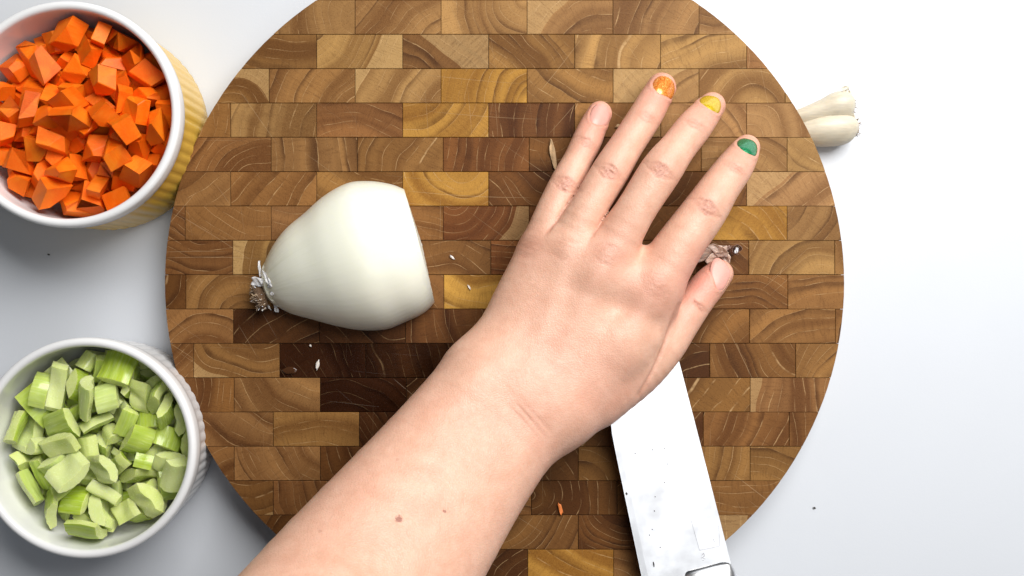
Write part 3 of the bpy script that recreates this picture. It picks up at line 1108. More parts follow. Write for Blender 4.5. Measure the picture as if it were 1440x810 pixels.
# painted crevice shade, pressed in a little, where neighbouring fingers meet
fd = np.sort(np.stack([chain(hv, FINGERS[q], 0.012) for q in ('pinky', 'ring', 'middle', 'index')], 1), axis=1)
web = np.exp(-((fd[:, 1] - fd[:, 0]) / 0.0011) ** 2) * np.clip((0.0050 - fd[:, 1]) / 0.003, 0, 1) * np.clip((hn[:, 2] - 0.25) / 0.3, 0, 1)
web *= np.clip((338 + (pix[:, 0] - 780) * 0.10 - pix[:, 1]) / 16.0, 0, 1)
groove_shade = np.maximum(groove_shade, 0.85 * web)
disp -= 0.0004 * web


def blob(px, py, rpx):
    return np.exp(-((pix[:, 0] - px) ** 2 + (pix[:, 1] - py) ** 2) / rpx ** 2) * (hn[:, 2] > -0.3)


for x, y, r, w in ((843, 165, 40, .75), (932, 130, 44, .68), (1000, 155, 34, .5), (1048, 215, 34, .45), (985, 398, 34, 1.0), (998, 372, 28, 1.0), (970, 420, 24, .7), (960, 440, 26, .45), (800, 255, 26, .22), (860, 240, 28, .22), (930, 238, 28, .22), (996, 290, 30, .25),
                   (860, 355, 40, .30), (925, 405, 45, .35), (742, 345, 30, .25), (790, 520, 60, .22), (850, 560, 60, .25), (760, 590, 60, .15), (830, 200, 26, .4)):
    flush = np.maximum(flush, w * blob(x, y, r))
for x, y, r, w in ((741, 342, 12, .55), (856, 357, 18, .42), (848, 368, 12, .16), (790, 348, 14, .16), (918, 408, 26, .25), (905, 425, 20, .16), (720, 420, 10, .10)):
    tan = np.maximum(tan, w * blob(x, y, r))

# nails: outlines laid on the finger ends, skin folded up round them
NAILS = [
    ('pinky', 843, 161, (.24, -.97), 27, 37, 'bare', 0.0),
    ('ring', 935, 121, (.36, -.93), 34, 34, 'orange', 0.0),
    ('middle', 1001, 144, (.42, -.90), 32, 36, 'yellow', 0.0),
    ('index', 1053, 205, (.40, -.92), 31, 36, 'green', 0.0),
    ('thumb', 1016, 389, (.80, -.60), 25, 36, 'bare', 0.0),
]
nail_parts = []
for nm, x, y, ax, wpx, lpx, kind, _ in NAILS:
    c = hit(x, y)
    if nm == 'thumb':
        nrm = np.array((0.45, -0.50, 0.74))
    elif nm in ('middle', 'index'):
        nrm = np.array((0.20, 0.42, 0.88))
    else:
        nrm = np.array((-0.10, 0.22, 0.97)) if nm == 'pinky' else np.array((0.12, 0.30, 0.95))
    nrm /= np.linalg.norm(nrm)
    fa = np.array((ax[0], -ax[1], 0.0))
    fa = fa - nrm * (fa @ nrm); fa /= np.linalg.norm(fa)
    ac = np.cross(fa, nrm)
    sc = S(float(c[2]))
    hw, hl = wpx * sc / 2, lpx * sc / 2
    base = c + nrm * 0.010
    # polar outline: squarish-round, a little narrower at the cuticle
    NT_, NR = 40, 7
    uv = [(0.0, 0.0)]
    for j in range(1, NR + 1):
        rho = j / NR
        for i in range(NT_):
            th = 2 * math.pi * i / NT_
            cx_, sy_ = math.cos(th), math.sin(th)
            u = math.copysign(abs(cx_) ** (2 / 2.7), cx_)
            v = math.copysign(abs(sy_) ** (2 / 2.5), sy_)
            if v < 0: u *= 1 - 0.10 * v * v
            uv.append((u * rho, v * rho))
    uv = np.array(uv, np.float32)
    gp = (base[None] + uv[:, :1] * hw * ac[None] + uv[:, 1:] * hl * fa[None]).astype(np.float32)
    t = np.zeros(len(gp), np.float32)
    for _it in range(40):
        t += np.clip(eval_sdf((gp - nrm[None] * t[:, None]).astype(np.float32)), -0.001, 0.004) * 0.8
        t = np.minimum(t, 0.0155)
    U, Vv = uv[:, 0], uv[:, 1]
    A = np.stack([np.ones_like(U), U, Vv, U * U, Vv * Vv, U * Vv], 1)
    cf, *_r = np.linalg.lstsq(A, t, rcond=None)
    ts = A @ cf
    # the root of the nail dips under the skin fold
    dip = 0.00045 * np.clip(-Vv - 0.55, 0, 1) / 0.45
    surf = gp - nrm[None] * (ts + dip)[:, None]
    nail_parts.append((nm, kind, surf, nrm, NT_, NR))
    # skin: sink under the nail, swell round it
    rel = hv - c
    u, v, w = rel @ ac / hw, rel @ fa / hl, rel @ nrm
    rr = np.sqrt(u * u + np.where(v < 0, v * v, (v * 0.9) ** 2))
    close = (np.abs(w) < 0.006)
    disp -= 0.00030 * close * np.clip(1.15 - rr, 0, 0.5) * 2 * (rr < 1.15)
    rim = np.exp(-((rr - 1.16) / 0.12) ** 2) * close * (v < 0.75)
    disp += 0.00035 * rim
    groove_shade = np.maximum(groove_shade, 0.55 * np.exp(-((rr - 1.02) / 0.06) ** 2) * close * (v < 0.6))

hv2 = hv + hn * disp[:, None]
me = bpy.data.meshes.new('person')
me.from_pydata([], [], [])
me.vertices.add(len(hv2)); me.vertices.foreach_set('co', hv2.astype(np.float32).ravel())
me.loops.add(hq.size); me.loops.foreach_set('vertex_index', hq.astype(np.int32).ravel())
me.polygons.add(len(hq)); me.polygons.foreach_set('loop_start', np.arange(0, hq.size, 4, dtype=np.int32))
me.update(calc_edges=True)
me.validate()
me.polygons.foreach_set('use_smooth', [True] * len(me.polygons))
for nm, arr in (('flush', flush), ('tan', tan), ('groove_shade', groove_shade)):
    a = me.attributes.new(nm, 'FLOAT', 'POINT')
    a.data.foreach_set('value', np.clip(arr, 0, 1).astype(np.float32))
MOLES = [(tuple(float(q) for q in hit(x, y)), r, st) for x, y, r, st in ((561, 730, 0.00165, .85), (625, 719, 0.00085, .75), (559, 646, 0.0009, .22), (450, 747, 0.0009, .25), (596, 694, 0.0006, .18))]
M['skin'] = mat_skin()
person = obj('person', me, M['skin'])
tag(person, 'bare forearm and hand pressing flat on the knife, fingers spread, three nails painted', 'person')
print('hand', len(hv2), 'verts')
for nm, kind, surf, nrm, NT_, NR in nail_parts:
    nn = len(surf)
    vs = [tuple(v) for v in surf + nrm[None] * 0.00030] + [tuple(v) for v in surf[-NT_:] - nrm[None] * 0.0008]
    # round the upper rim
    for i in range(NT_):
        vs[nn - NT_ + i] = tuple(np.array(vs[nn - NT_ + i]) - nrm * 0.00016)
    fs = [(0, 1 + i, 1 + (i + 1) % NT_) for i in range(NT_)]
    for j in range(NR):
        for i in range(NT_):
            a = 1 + j * NT_ + i
            b = 1 + j * NT_ + (i + 1) % NT_
            fs.append((a, a + NT_, b + NT_, b))
    bm = bmesh.new()
    me = mesh_from('fingernail', vs, fs)
    bm.from_mesh(me)
    bmesh.ops.recalc_face_normals(bm, faces=bm.faces[:])
    for e in bm.edges:
        if len(e.link_faces) == 2 and e.calc_face_angle(0) > 1.0: e.smooth = False
    bm.to_mesh(me); bm.free()
    o = obj('fingernail', me, M['nail_' + kind], person)
    lab = {'orange': 'nail painted shimmering orange', 'yellow': 'nail painted shimmering yellow', 'green': 'nail painted shimmering green'}.get(kind)
    if lab: o['label'] = lab

# ------------------------------------------------------------------ half onion, cut face down
OR_ = P(372, 408, ZB)
oax = Vector((0.96, 0.28, 0)).normalized()
opp = Vector((0.28, -0.96, 0)).normalized()        # photo-down side of the onion
UP_S = [(0, 10), (9, 32), (30, 57), (55, 76), (86, 90), (120, 106), (157, 114), (186, 108), (210, 97), (230, 84)]
LO_S = [(0, 10), (10, 26), (28, 44), (53, 60), (85, 80), (115, 95), (150, 104), (182, 101), (205, 97), (226, 87)]


def interp(tab, s):
    n = len(tab)
    for i in range(n - 1):
        if s <= tab[i + 1][0] or i == n - 2:
            p0, p1, p2, p3 = tab[max(i - 1, 0)], tab[i], tab[i + 1], tab[min(i + 2, n - 1)]
            t = (s - p1[0]) / (p2[0] - p1[0])
            m1 = (p2[1] - p0[1]) / max(1e-6, (p2[0] - p0[0])) * (p2[0] - p1[0])
            m2 = (p3[1] - p1[1]) / max(1e-6, (p3[0] - p1[0])) * (p2[0] - p1[0])
            return (2 * t ** 3 - 3 * t * t + 1) * p1[1] + (t ** 3 - 2 * t * t + t) * m1 + (-2 * t ** 3 + 3 * t * t) * p2[1] + (t ** 3 - t * t) * m2


NS, NA = 64, 72
ov, of, mer, nr = [], [], [], []
for j in range(NS + 1):
    u = j / NS
    for i in range(NA + 1):
        th = math.pi * i / NA                      # 0: photo-up side, pi: photo-down side
        c, sn = math.cos(th), math.sin(th)
        w = 0.5 - 0.5 * c
        send = 228.0 - 3.0 * w + 7.0 * sn          # the stem-end cut leans out over its foot
        s = (u ** 1.25) * send
        r = ((1 - w) * interp(UP_S, min(s, 230)) + w * interp(LO_S, min(s, 226))) * 0.97
        if u > 0.965: r -= (u - 0.965) / 0.035 * 1.6
        q = OR_ + (oax * s + opp * (-c * r)) * sB
        z = ZB + 0.0003 + sn * r * sB * 0.92 + (0.0015 if s < 12 else 0)
        ov.append((q.x - OR_.x, q.y - OR_.y, z)); mer.append(th / math.pi); nr.append(1 - min(1, s / 150.0))
W = NA + 1
for j in range(NS):
    for i in range(NA):
        a = j * W + i
        of.append((a, a + 1, a + W + 1, a + W))
nb = len(ov)
me = mesh_from('skin_layer', ov, of)
for nm, arr in (('meridian', mer), ('near_root', nr)):
    at = me.attributes.new(nm, 'FLOAT', 'POINT'); at.data.foreach_set('value', arr)
onion = empty('onion', (OR_.x, OR_.y, 0))
tag(onion, 'peeled white onion half lying cut side down on the cutting board', 'onion')
obj('outer_layer', me, M['onion'], onion)
# cut faces: stem end and flat underside
end = [ov[NS * W + i] for i in range(W)]
cen = tuple(sum(e[a] for e in end) / W for a in range(3))
cv, cf = [], []
RINGS = 12
for kx in range(RINGS + 1):
    f = kx / RINGS
    inset = 0.0010 * (kx % 2) * (1 if 0 < kx < RINGS else 0)
    for e in end:
        foot = (cen[0], cen[1], ZB + 0.0004)
        p = [foot[a] + (e[a] - foot[a]) * max(f, 0.02) for a in range(3)]
        cv.append((p[0] - inset * oax.x, p[1] - inset * oax.y, p[2]))
for kx in range(RINGS):
    for i in range(W - 1):
        a = kx * W + i
        cf.append((a, a + 1, a + W + 1, a + W))
obj('stem_cut', mesh_from('stem_cut', cv, cf), M['onion'], onion)
rimv = [ov[j * W] for j in range(NS + 1)] + [ov[j * W + NA] for j in range(NS, -1, -1)]
obj('flat_cut', mesh_from('flat_cut', [(x, y, ZB + 0.0003) for x, y, z in rimv], [tuple(range(len(rimv)))], False), M['onion'], onion)


def tube(path, radii, seg=6):
    vs, fs = [], []
    n = len(path)
    for i, p in enumerate(path):
        t = (path[min(i + 1, n - 1)] - path[max(i - 1, 0)]).normalized()
        a = t.cross(Vector((0.31, 0.22, 0.92))).normalized()
        b = t.cross(a)
        for k_ in range(seg):
            th = 2 * math.pi * k_ / seg
            q = p + (a * math.cos(th) + b * math.sin(th)) * radii[i]
            vs.append(tuple(q))
    for i in range(n - 1):
        for k_ in range(seg):
            a, b = i * seg + k_, i * seg + (k_ + 1) % seg
            fs.append((a, b, b + seg, a + seg))
    fs.append(tuple(range(seg))[::-1]); fs.append(tuple(range((n - 1) * seg, n * seg)))
    return vs, fs


def flake(center, u, v, su, sv, lift, seed, outline=0.25, n=9, curl=0.0, thick=0.00012):
    """thin crumpled scale of skin with real thickness"""
    rs = random.Random(seed)
    u = u.normalized(); v = (v - u * u.dot(v)).normalized(); w = u.cross(v)
    if w.z < 0: w = -w
    top, bot, fs = [], [], []
    ph = [rs.uniform(0, 6.28) for _ in range(6)]
    for j in range(n):
        for i in range(n):
            a, b = -1 + 2 * i / (n - 1), -1 + 2 * j / (n - 1)
            e = 1 - outline * (abs(b) ** 2) - outline * 0.5 * math.sin(3 * b + ph[0])
            f = 1 - outline * (abs(a) ** 2) + outline * 0.4 * math.sin(2.5 * a + ph[1])
            hgt = lift * (0.5 + 0.5 * math.sin(2.2 * a + ph[2] + 1.4 * b) * math.cos(1.9 * b + ph[3])) + lift * 0.35 * math.sin(5 * a + 4 * b + ph[4]) + curl * (a * a)
            q = center + u * (a * su * e) + v * (b * sv * f) + w * hgt
            top.append(tuple(q + w * thick)); bot.append(tuple(q))
    nn = n * n
    for j in range(n - 1):
        for i in range(n - 1):
            a = j * n + i
            fs.append((a, a + 1, a + n + 1, a + n)); fs.append((nn + a, nn + a + n, nn + a + n + 1, nn + a + 1))
    ring = list(range(n)) + [j * n + n - 1 for j in range(1, n)] + [(n - 1) * n + i for i in range(n - 2, -1, -1)] + [j * n for j in range(n - 2, 0, -1)]
    for i in range(len(ring)):
        a, b = ring[i], ring[(i + 1) % len(ring)]
        fs.append((b, a, nn + a, nn + b))
    me = mesh_from('flake', top + bot, fs)
    bm = bmesh.new(); bm.from_mesh(me); bmesh.ops.recalc_face_normals(bm, faces=bm.faces[:]); bm.to_mesh(me); bm.free()
    return me


def merge(list_vf):
    vs, fs = [], []
    for v, f in list_vf:
        o = len(vs)
        vs += v
        fs += [tuple(i + o for i in q) for q in f]
    return vs, fs


M['brown_fibre'] = simple('brown_fibre', (0.26, 0.19, 0.13, 1), 0.8, var=0.5, vscale=600)
# dry root plate with its tuft
rr_ = random.Random(21)
root_part = None
vs, fs = [], []
lat, lon = 14, 22
rcen = Vector((-0.0010, -0.0010, ZB + 0.0062))
for j in range(lat + 1):
    th = math.pi * j / lat
    for i in range(lon):
        ph = 2 * math.pi * i / lon
        n_ = 1 + 0.25 * mnoise.noise(Vector((math.cos(ph) * math.sin(th) * 3, math.sin(ph) * math.sin(th) * 3, math.cos(th) * 3)))
        d = oax * (0.0030 * math.cos(th) * n_) + opp * (0.0072 * math.sin(th) * math.cos(ph) * n_) + Vector((0, 0, 0.0046 * math.sin(th) * math.sin(ph) * n_))
        vs.append(tuple(rcen + d + opp * 0.002))
for j in range(lat):
    for i in range(lon):
        a, b = j * lon + i, j * lon + (i + 1) % lon
        fs.append((a, b, b + lon, a + lon))
root_part = obj('root_plate', mesh_from('root_plate', vs, fs), M['onion_root'], onion)
parts = []
for i in range(120):
    u = rr_.uniform(-1, 1)
    sn_ = math.sqrt(max(0, 1 - u * u)); a_ = rr_.uniform(0.1, 3.0)
    base = rcen + opp * (0.002 + 0.0070 * u) + Vector((0, 0, 0.0044 * sn_ * math.sin(a_))) - oax * 0.0027 * sn_ * math.cos(a_)
    d = (-oax * rr_.uniform(0.2, 1.0) + opp * rr_.uniform(-.6, .6) + Vector((0, 0, rr_.uniform(-.2, 1.0)))).normalized()
    ln = rr_.uniform(0.0008, 0.0026)
    bend = Vector((rr_.uniform(-1, 1), rr_.uniform(-1, 1), rr_.uniform(-1.0, .2))) * ln * 0.5
    path = [base + d * (ln * t) + bend * (t * t) for t in (0, .35, .7, 1.0)]
    for p_ in path: p_.z = max(p_.z, ZB + 0.0004)
    r0 = rr_.uniform(0.00016, 0.00034)
    parts.append(tube(path, [r0, r0 * .9, r0 * .7, r0 * .3], 4))
v_, f_ = merge(parts)
tag(obj('root_hairs', mesh_from('root_hairs', v_, f_), [M['fibre'], M['brown_fibre'], M['white_paper']], onion), kind='stuff')
for (px, py, ux, uy, su, sv, lift, sd, z) in ((363, 396, .9, .2, 0.0031, 0.0024, 0.0012, 3, 0.010), (366, 378, .15, .95, 0.0042, 0.0007, 0.0008, 4, 0.011), (376, 392, .5, .8, 0.0042, 0.0012, 0.0008, 5, 0.0135),
                                              (375, 427, .6, .75, 0.0036, 0.0008, 0.0006, 6, 0.003), (389, 433, .2, .9, 0.0024, 0.0011, 0.0008, 7, 0.003), (359, 410, .9, -.1, 0.0017, 0.0003, 0.0003, 8, 0.004),
                                              (380, 402, .5, .8, 0.0010, 0.0012, 0.0005, 9, 0.0125), (383, 413, .5, .8, 0.0008, 0.0010, 0.0005, 12, 0.0118)):
    c_ = P(px, py, ZB + z)
    me = flake(Vector((c_.x - OR_.x, c_.y - OR_.y, ZB + z)), Vector((ux, -uy, 0.1)), Vector((uy, ux, 0.35)), su, sv, lift, sd)
    obj('papery_scale', me, M['white_paper'], onion)


hm = bpy.data.meshes['root_hairs']
hm.polygons.foreach_set('material_index', [(i // 14) % 7 % 3 if (i // 14) % 7 < 5 else 1 for i in range(len(hm.polygons))])


# ------------------------------------------------------------------ garlic cloves beside the board
def clove_mesh(spine, radii, flat=0.9, seg=28):
    """loft round a bent spine; one flank is slightly faceted as garlic is"""
    vs, fs = [], []
    n = len(spine)
    for i, p in enumerate(spine):
        t = (spine[min(i + 1, n - 1)] - spine[max(i - 1, 0)]).normalized()
        side = t.cross(Vector((0, 0, 1))).normalized()
        up = side.cross(t).normalized()
        for k_ in range(seg):
            th = 2 * math.pi * k_ / seg
            f = 1 + 0.05 * math.cos(3 * th + 0.6) + 0.012 * math.cos(11 * th + i * .3)
            q = p + (side * math.cos(th) + up * (math.sin(th) * flat)) * (radii[i] * f)
            vs.append(tuple(q))
    for i in range(n - 1):
        for k_ in range(seg):
            a, b = i * seg + k_, i * seg + (k_ + 1) % seg
            fs.append((a, b, b + seg, a + seg))
    fs.append(tuple(range(seg))[::-1]); fs.append(tuple(range((n - 1) * seg, n * seg)))
    return mesh_from('clove', vs, fs)


def spline_pts(pts, m=5):
    out = resample([(np.array(p, np.float32), r) for p, r in pts], m)
    return [Vector([float(q) for q in a]) for a, r in out], [r for a, r in out]


def garlic(label, ctrl, tuft_px, seed):
    pts = [((P(px, py, z)[:]), r * S(z)) for px, py, z, r in ctrl]
    sp, ra = spline_pts(pts)
    o0 = Vector((sp[-3].x, sp[-3].y, 0))
    root = empty('garlic_clove', o0)
    tag(root, label, 'garlic')
    me = clove_mesh([q - o0 for q in sp], ra)
    obj('clove_body', me, M['garlic'], root)
    rs = random.Random(seed)
    end = sp[-1] - o0
    ax = (sp[-1] - sp[-4]).normalized()
    side = ax.cross(Vector((0, 0, 1))).normalized()
    parts = []
    for i in range(26):
        b0 = end - ax * 0.0004 + side * rs.uniform(-1, 1) * 0.0040 + Vector((0, 0, rs.uniform(-.6, 1) * 0.0022))
        d = (ax * rs.uniform(.3, 1) + side * rs.uniform(-.8, .8) + Vector((0, 0, rs.uniform(-.3, .5)))).normalized()
        ln = rs.uniform(0.0012, 0.0036)
        r0 = rs.uniform(.00018, .00040)
        parts.append(tube([b0, b0 + d * ln * .5, b0 + d * ln + Vector((0, 0, -.0005))], [r0, r0, r0 * .4], 4))
    v_, f_ = merge(parts)
    tag(obj('root_hairs', mesh_from('root_hairs', v_, f_), M['brown_fibre'], root), kind='stuff')
    return root, o0


g1, o1 = garlic('plump garlic clove in cream skin on the table, fully rounded, beside the board edge', [(1098, 190, 0.0050, 3), (1112, 189, 0.0062, 9), (1130, 187, 0.0078, 16), (1155, 184, 0.0088, 21.5), (1180, 181, 0.0088, 22.5), (1195, 180, 0.0082, 18), (1203, 180, 0.0076, 10)], None, 2)
g2, o2 = garlic('bent garlic clove with a loose papery end, behind the plump clove by the board', [(1090, 168, 0.0050, 3), (1108, 166, 0.0062, 8), (1132, 163, 0.0078, 13), (1158, 156, 0.0088, 17.5), (1177, 150, 0.0094, 21.5), (1190, 147, 0.0092, 20), (1198, 146, 0.0088, 11)], None, 5)
for (px, py, z, ux, uy, su, sv, lf, sd) in ((1186, 127, 0.0115, .6, -.8, 0.0030, 0.0018, 0.0014, 31), (1197, 140, 0.0100, .2, .95, 0.0055, 0.0010, 0.0010, 32), (1200, 163, 0.0085, .3, .9, 0.0030, 0.0009, 0.0008, 33)):
    q = P(px, py, z)
    obj('papery_scale', flake(q - o2, Vector((ux, -uy, 0)), Vector((uy, ux, .6)), su, sv, lf, sd), M['garlic'], g2)

# ------------------------------------------------------------------ clove being crushed under the blade: its torn skin shows beside the thumb
cc = P(905, 420, ZB)
g3 = empty('garlic_clove', (cc.x, cc.y, ZB))
tag(g3, 'garlic clove under the knife, torn pinkish skin curling out beside the thumb tip', 'garlic')
pts = [((P(px, py, z) - Vector((cc.x, cc.y, ZB)))[:], r * S(z)) for px, py, z, r in ((948, 385, ZB + .0045, 6), (930, 398, ZB + .0058, 14), (905, 415, ZB + .0062, 19), (882, 432, ZB + .0058, 16), (872, 440, ZB + .0052, 8))]
sp, ra = spline_pts(pts)
obj('clove_body', clove_mesh(sp, ra, 0.8), M['garlic'], g3)
oc = Vector((cc.x, cc.y, ZB))
for (px, py, z, ux, uy, su, sv, lf, sd, mt, cu) in ((992, 356, .0050, .95, -.25, 0.0105, 0.0032, 0.0016, 41, 'garlic_pink', .001), (1008, 350, .0066, .9, .3, 0.0052, 0.0026, 0.0018, 42, 'garlic_pink', .001), (1018, 358, .0040, .7, .6, 0.0044, 0.0022, 0.0018, 43, 'garlic_pink', .0012),
                                                   (1020, 353, .0050, .4, -.9, 0.0030, 0.0012, 0.0012, 44, 'garlic_dark', .001), (1003, 361, .0062, .8, -.5, 0.0050, 0.0020, 0.0014, 45, 'garlic_pink', .001), (970, 366, .0040, .9, -.4, 0.0100, 0.0030, 0.0012, 46, 'garlic_pink', .001)):
    q = P(px, py, ZB + z) - oc
    obj('torn_skin', flake(q, Vector((ux, -uy, 0.05)), Vector((uy, ux, .5)), su, sv, lf, sd, curl=cu), M[mt], g3)
# rolled-up end of the skin
vs, fs = [], []
rc_ = P(1033, 351, ZB + .0042) - oc
NSP, NWD = 30, 5
for layer in (0, 1):
    for i in range(NSP):
        a = 0.6 + i * 0.36
        r = 0.0007 + 0.0021 * i / NSP + layer * 0.00016
        for j in range(NWD):
            wz = (-1 + 2 * j / (NWD - 1)) * (0.0026 + 0.0004 * math.sin(i * .9))
            vs.append((rc_.x + r * math.cos(a) + wz * .35, rc_.y + r * math.sin(a) * 0.95 + wz * .1, rc_.z + wz))
nn = NSP * NWD
for i in range(NSP - 1):
    for j in range(NWD - 1):
        a = i * NWD + j
        fs.append((a, a + 1, a + NWD + 1, a + NWD)); fs.append((nn + a, nn + a + NWD, nn + a + NWD + 1, nn + a + 1))
for j_ in (0, NWD - 1):
    for i in range(NSP - 1):
        a = i * NWD + j_
        fs.append((a, a + NWD, nn + a + NWD, nn + a))
obj('skin_curl', mesh_from('skin_curl', vs, fs), M['garlic_dark'], g3)
me = flake(rc_ + Vector((0.0002, -0.0006, 0.0030)), Vector((.3, 1, 0)), Vector((1, -.3, .3)), 0.0016, 0.0008, 0.0006, 51)
obj('torn_skin', me, M['white_paper'], g3)

# ------------------------------------------------------------------ knife lying flat over the clove
KZ0 = 0.0330
kO = P(1028, 795, KZ0)                                   # spine corner of the heel
kt = P(898, 385, 0.0368)                                 # tip
kh = P(903, 818, 0.0345)                                 # edge corner of the heel
ku = (P(955, 505, 0.0352) - kO).normalized()             # along the spine, towards the tip
kn = ku.cross(kh - kO).normalized()
if kn.z < 0: kn = -kn
kv = kn.cross(ku).normalized()                           # across: towards the edge if positive
if (kh - kO).dot(kv) < 0: kv = -kv
KM = Matrix(((ku.x, kv.x, kn.x, kO.x), (ku.y, kv.y, kn.y, kO.y), (ku.z, kv.z, kn.z, kO.z), (0, 0, 0, 1)))
knife = empty('knife')
knife.matrix_world = KM
tag(knife, 'wide steel kitchen knife lying flat on the board, blade partly under the hand', 'knife')
KI = KM.inverted()


def to_k(px, py, z):
    """photo pixel to knife plane coordinates"""
    o = Vector((0, 0, CAM_Z)); d = P(px, py, 0.0) - o
    t = (kO - o).dot(kn) / d.dot(kn)
    q = KI @ (o + d * t)
    return (q.x, q.y)


heel = to_k(900, 800, 0)
LB = 0.150
WB = heel[1]
spine = [(LB * i / 14, 0.0008 * (i / 14) ** 2 + (0.006 * max(0, i / 14 - .75) / .25 * max(0, i / 14 - .75) / .25)) for i in range(15)]
e1 = to_k(858, 600, 0)
sl = (e1[1] - heel[1]) / (e1[0] - heel[0])
vs, fs = [], []
for i in range(15):
    x, y0 = spine[i]
    t = x / LB
    y1 = WB + sl * (x - heel[0])
    if t > .45:
        q = (t - .45) / .55
        y1 = y1 + (y0 + 0.0003 - y1) * q ** 2.3
    th = 0.0011 * (1 - .55 * t)
    # spine, shoulder of the grind, edge: top and bottom
    for yy, hh in ((y0, th), (y0 + (y1 - y0) * .3, th * .86), (y0 + (y1 - y0) * .93, th * .26), (y1, 0.00008)):
        vs.append((x, yy, hh)); vs.append((x, yy, -hh))
for i in range(14):
    for j in range(3):
        a, b = i * 8 + j * 2, (i + 1) * 8 + j * 2
        fs.append((a, a + 2, b + 2, b)); fs.append((a + 1, b + 1, b + 3, a + 3))
    a, b = i * 8, (i + 1) * 8
    fs.append((a, b, b + 1, a + 1)); fs.append((a + 6, a + 7, b + 7, b + 6))
fs.append((0, 1, 3, 2)); fs.append((2, 3, 5, 4)); fs.append((4, 5, 7, 6))
a = 14 * 8
fs += [(a, a + 2, a + 3, a + 1), (a + 2, a + 4, a + 5, a + 3), (a + 4, a + 6, a + 7, a + 5)]
bm = bmesh.new(); me = mesh_from('blade', vs, fs, False); bm.from_mesh(me); bmesh.ops.recalc_face_normals(bm, faces=bm.faces[:])
bmesh.ops.bevel(bm, geom=[e for e in bm.edges if len(e.link_faces) == 2 and e.calc_face_angle(0) > 0.9], offset=0.0002, segments=2, affect='EDGES')
bm.to_mesh(me); bm.free()
blade = obj('blade', me, M['steel'], knife)


def bar(stations, seg=20, pw=3.2):
    """superelliptic bar along -x; stations (x, centre y, half width, half thickness)"""
    vs, fs = [], []
    for x, cy, w, t in stations:
        for i in range(seg):
            a = 2 * math.pi * i / seg
            c, s = math.cos(a), math.sin(a)
            vs.append((x, cy + w * math.copysign(abs(c) ** (2 / pw), c), t * math.copysign(abs(s) ** (2 / pw), s)))
    n = len(stations)
    for j in range(n - 1):
        for i in range(seg):
            a, b = j * seg + i, j * seg + (i + 1) % seg
            fs.append((a, b, b + seg, a + seg))
    fs.append(tuple(range(seg))); fs.append(tuple(range((n - 1) * seg, n * seg))[::-1])
    return vs, fs


v_, f_ = bar([(0.0030, 0.0115, 0.0110, 0.0012), (0.0010, 0.0113, 0.0116, 0.0030), (-0.003, 0.0110, 0.0122, 0.0052), (-0.009, 0.0108, 0.0118, 0.0066), (-0.020, 0.0108, 0.0110, 0.0074), (-0.021, 0.0108, 0.0108, 0.0074)], 28, 2.3)
obj('bolster', mesh_from('bolster', v_, f_), M['steel'], knife)
v_, f_ = bar([(-0.0205, 0.0108, 0.0112, 0.0076), (-0.022, 0.0108, 0.0114, 0.0078), (-0.05, 0.0112, 0.0118, 0.0084), (-0.085, 0.0122, 0.0124, 0.0086), (-0.115, 0.0145, 0.0136, 0.0082), (-0.126, 0.0155, 0.0125, 0.0070), (-0.130, 0.0156, 0.0090, 0.0050)], 28)
hd = obj('handle', mesh_from('handle', v_, f_), M['handle'], knife)
for x in (-0.036, -0.068, -0.100):
    bm = bmesh.new()
    bmesh.ops.create_cone(bm, cap_ends=True, segments=20, radius1=0.0026, radius2=0.0024, depth=0.0176)
    o = obj('rivet', bm_mesh('rivet', bm), M['steel'], hd)
    o.location = (x, 0.0115, 0)


def plate_z(y, x):
    return 0.0011


def strip(p, q, w):
    d = Vector((q[0] - p[0], q[1] - p[1], 0)).normalized(); n_ = Vector((-d.y, d.x, 0)) * w / 2
    z0, z1 = 0.0002, 0.00114
    P0, P1 = Vector((p[0], p[1], 0)), Vector((q[0], q[1], 0))
    c = [P0 - n_, P1 - n_, P1 + n_, P0 + n_]
    v = [(a.x, a.y, z0) for a in c] + [(a.x, a.y, z1) for a in c]
    return v, [(0, 1, 5, 4), (1, 2, 6, 5), (2, 3, 7, 6), (3, 0, 4, 7), (4, 5, 6, 7), (3, 2, 1, 0)]


ln = []
A1, A2, B1, B2 = to_k(983, 773, 0), to_k(1011, 767, 0), to_k(971, 730, 0), to_k(1010, 738, 0)
ln.append(strip(A1, A2, 0.00022)); ln.append(strip(A2, B2, 0.00016)); ln.append(strip(A1, B1, 0.00012))
ln.append(strip(to_k(1002, 757, 0), to_k(1004, 761, 0), 0.0003))
for p, q in (((986, 780), (989, 777)), ((989, 777), (990, 781)), ((990, 781), (986, 784)), ((988, 784), (991, 785)), ((987, 787), (989, 787))):
    ln.append(strip(to_k(p[0], p[1], 0), to_k(q[0], q[1], 0), 0.0003))
v_, f_ = merge(ln)
obj('etched_mark', mesh_from('etched_mark', v_, f_, False), M['etch'], blade)
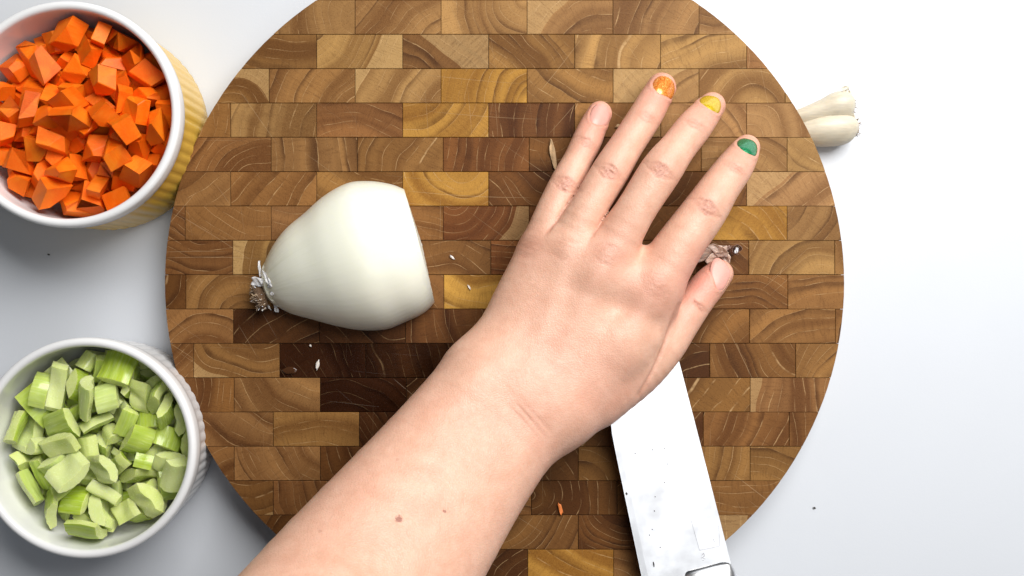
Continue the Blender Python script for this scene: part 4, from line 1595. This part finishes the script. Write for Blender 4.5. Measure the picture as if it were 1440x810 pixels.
# dried specks on the blade
sr = random.Random(8)
spec = [(881, 694, 2.2, 3.2), (919, 793, 2.0, 7.0), (920, 718, 1.3, 1.3), (921, 698, 1.2, 1.0), (934, 678, 1.6, 0.8), (917, 744, 1.4, .9), (913, 752, 1.0, 1.0), (928, 769, 1.5, .7), (893, 637, 1.4, .8), (917, 632, 1.2, .7), (934, 630, 1.2, .6), (938, 652, 1.1, .8)]
for i, (x, y, a, b) in enumerate(spec):
    cx_, cy_ = to_k(x, y, 0)
    ss = S(0.035)
    n = 10
    ang = sr.uniform(-.6, .2)
    pts_ = []
    for q in range(n):
        t = 2 * math.pi * q / n
        r = 1 + sr.uniform(-.25, .25)
        u, v = a * ss * .6 * r * math.cos(t), b * ss * .6 * r * math.sin(t)
        pts_.append((cx_ + v * math.cos(ang) - u * math.sin(ang), cy_ + v * math.sin(ang) + u * math.cos(ang)))
    vs = [(p[0], p[1], 0.0003) for p in pts_] + [(cx_ + (p[0] - cx_) * .7, cy_ + (p[1] - cy_) * .7, 0.00122) for p in pts_]
    fs = [(q, (q + 1) % n, n + (q + 1) % n, n + q) for q in range(n)] + [tuple(range(n, 2 * n))]
    obj('speck', mesh_from('speck', vs, fs), M['speck'], blade)

# ------------------------------------------------------------------ crumbs
def crumb(name, label, cat, px, py, ax, su, sv, lift, mat, seed, z=ZB, curl=0.0, thick=0.0003):
    c = P(px, py, z + 0.0001)
    o = obj(name, flake(Vector((0, 0, 0.0001)), Vector((ax[0], -ax[1], 0)), Vector((ax[1], ax[0], 0)), su, sv, lift, seed, outline=0.35, n=7, curl=curl, thick=thick), mat)
    o.location = c
    tag(o, label, cat)
    return o


M['shaving'] = simple('dry_shaving', (0.52, 0.34, 0.18, 1), 0.7, var=0.5, vscale=700)
M['crumb_white'] = simple('white_crumb', (0.80, 0.70, 0.62, 1), 0.4, sss=0.2)
M['crumb_orange'] = simple('carrot_shred', (0.78, 0.22, 0.05, 1), 0.4)
M['drop'] = simple('wet_film', (0.055, 0.022, 0.009, 1), 0.06)
crumb('onion_skin_sliver', 'straw-coloured sliver of dry skin beside the little finger', 'skin sliver', 778, 221, (.18, .98), 0.0082, 0.0014, 0.0008, M['shaving'], 61, curl=0.0006)
crumb('onion_skin_flake', 'tiny brown flake of skin between little finger and ring finger', 'skin flake', 869, 177, (.9, -.4), 0.0016, 0.0007, 0.0005, M['shaving'], 62)
crumb('onion_bit', 'small white sliver of onion on the dark wet block', 'onion bit', 447, 513, (-.2, .98), 0.0026, 0.0008, 0.0006, M['crumb_white'], 63, thick=0.0007)
crumb('onion_bit', 'white onion speck just above the wet block', 'onion bit', 437, 486, (.5, .8), 0.0006, 0.0005, 0.0003, M['crumb_white'], 64, thick=0.0006)
crumb('onion_bit', 'tiny bent onion crumb by the cut end of the onion half', 'onion bit', 636, 362, (.7, .6), 0.0016, 0.0005, 0.0005, M['crumb_white'], 65)
crumb('onion_bit', 'thin pale onion shred on the golden block beside the wrist', 'onion bit', 660, 404, (.5, .85), 0.0014, 0.0004, 0.0003, M['crumb_white'], 66)
crumb('carrot_shred', 'small orange carrot shred on the board between arm and knife', 'carrot shred', 788, 715, (.25, .97), 0.0030, 0.0010, 0.0005, M['crumb_orange'], 67, thick=0.0007)
crumb('crumb', 'black speck on the white table between the two bowls', 'crumb', 69, 358, (.9, .3), 0.0007, 0.0004, 0.0003, M['speck'], 68, z=0.0)
crumb('crumb', 'dark speck on the white table past the knife side of the board', 'crumb', 1145, 714, (.9, .3), 0.0007, 0.0005, 0.0003, M['speck'], 69, z=0.0)
# small puddles on the wet block
for i, (px, py, su, sv, lab) in enumerate(((408, 521, 11, 5.0, 'flat water drop on the dark wet block'),)):
    bm = bmesh.new()
    bmesh.ops.create_uvsphere(bm, u_segments=24, v_segments=12, radius=1.0)
    for v in bm.verts:
        f = 1 + 0.22 * mnoise.noise(Vector((v.co.x * 1.7 + i * 5, v.co.y * 1.7, 0)))
        v.co = (v.co.x * su * sB * f, v.co.y * sv * sB * f, v.co.z * 0.0005)
    o = obj('water_drop', bm_mesh('water_drop', bm), M['drop'])
    o.location = P(px, py, ZB + 0.0003)
    tag(o, lab, 'water drop')
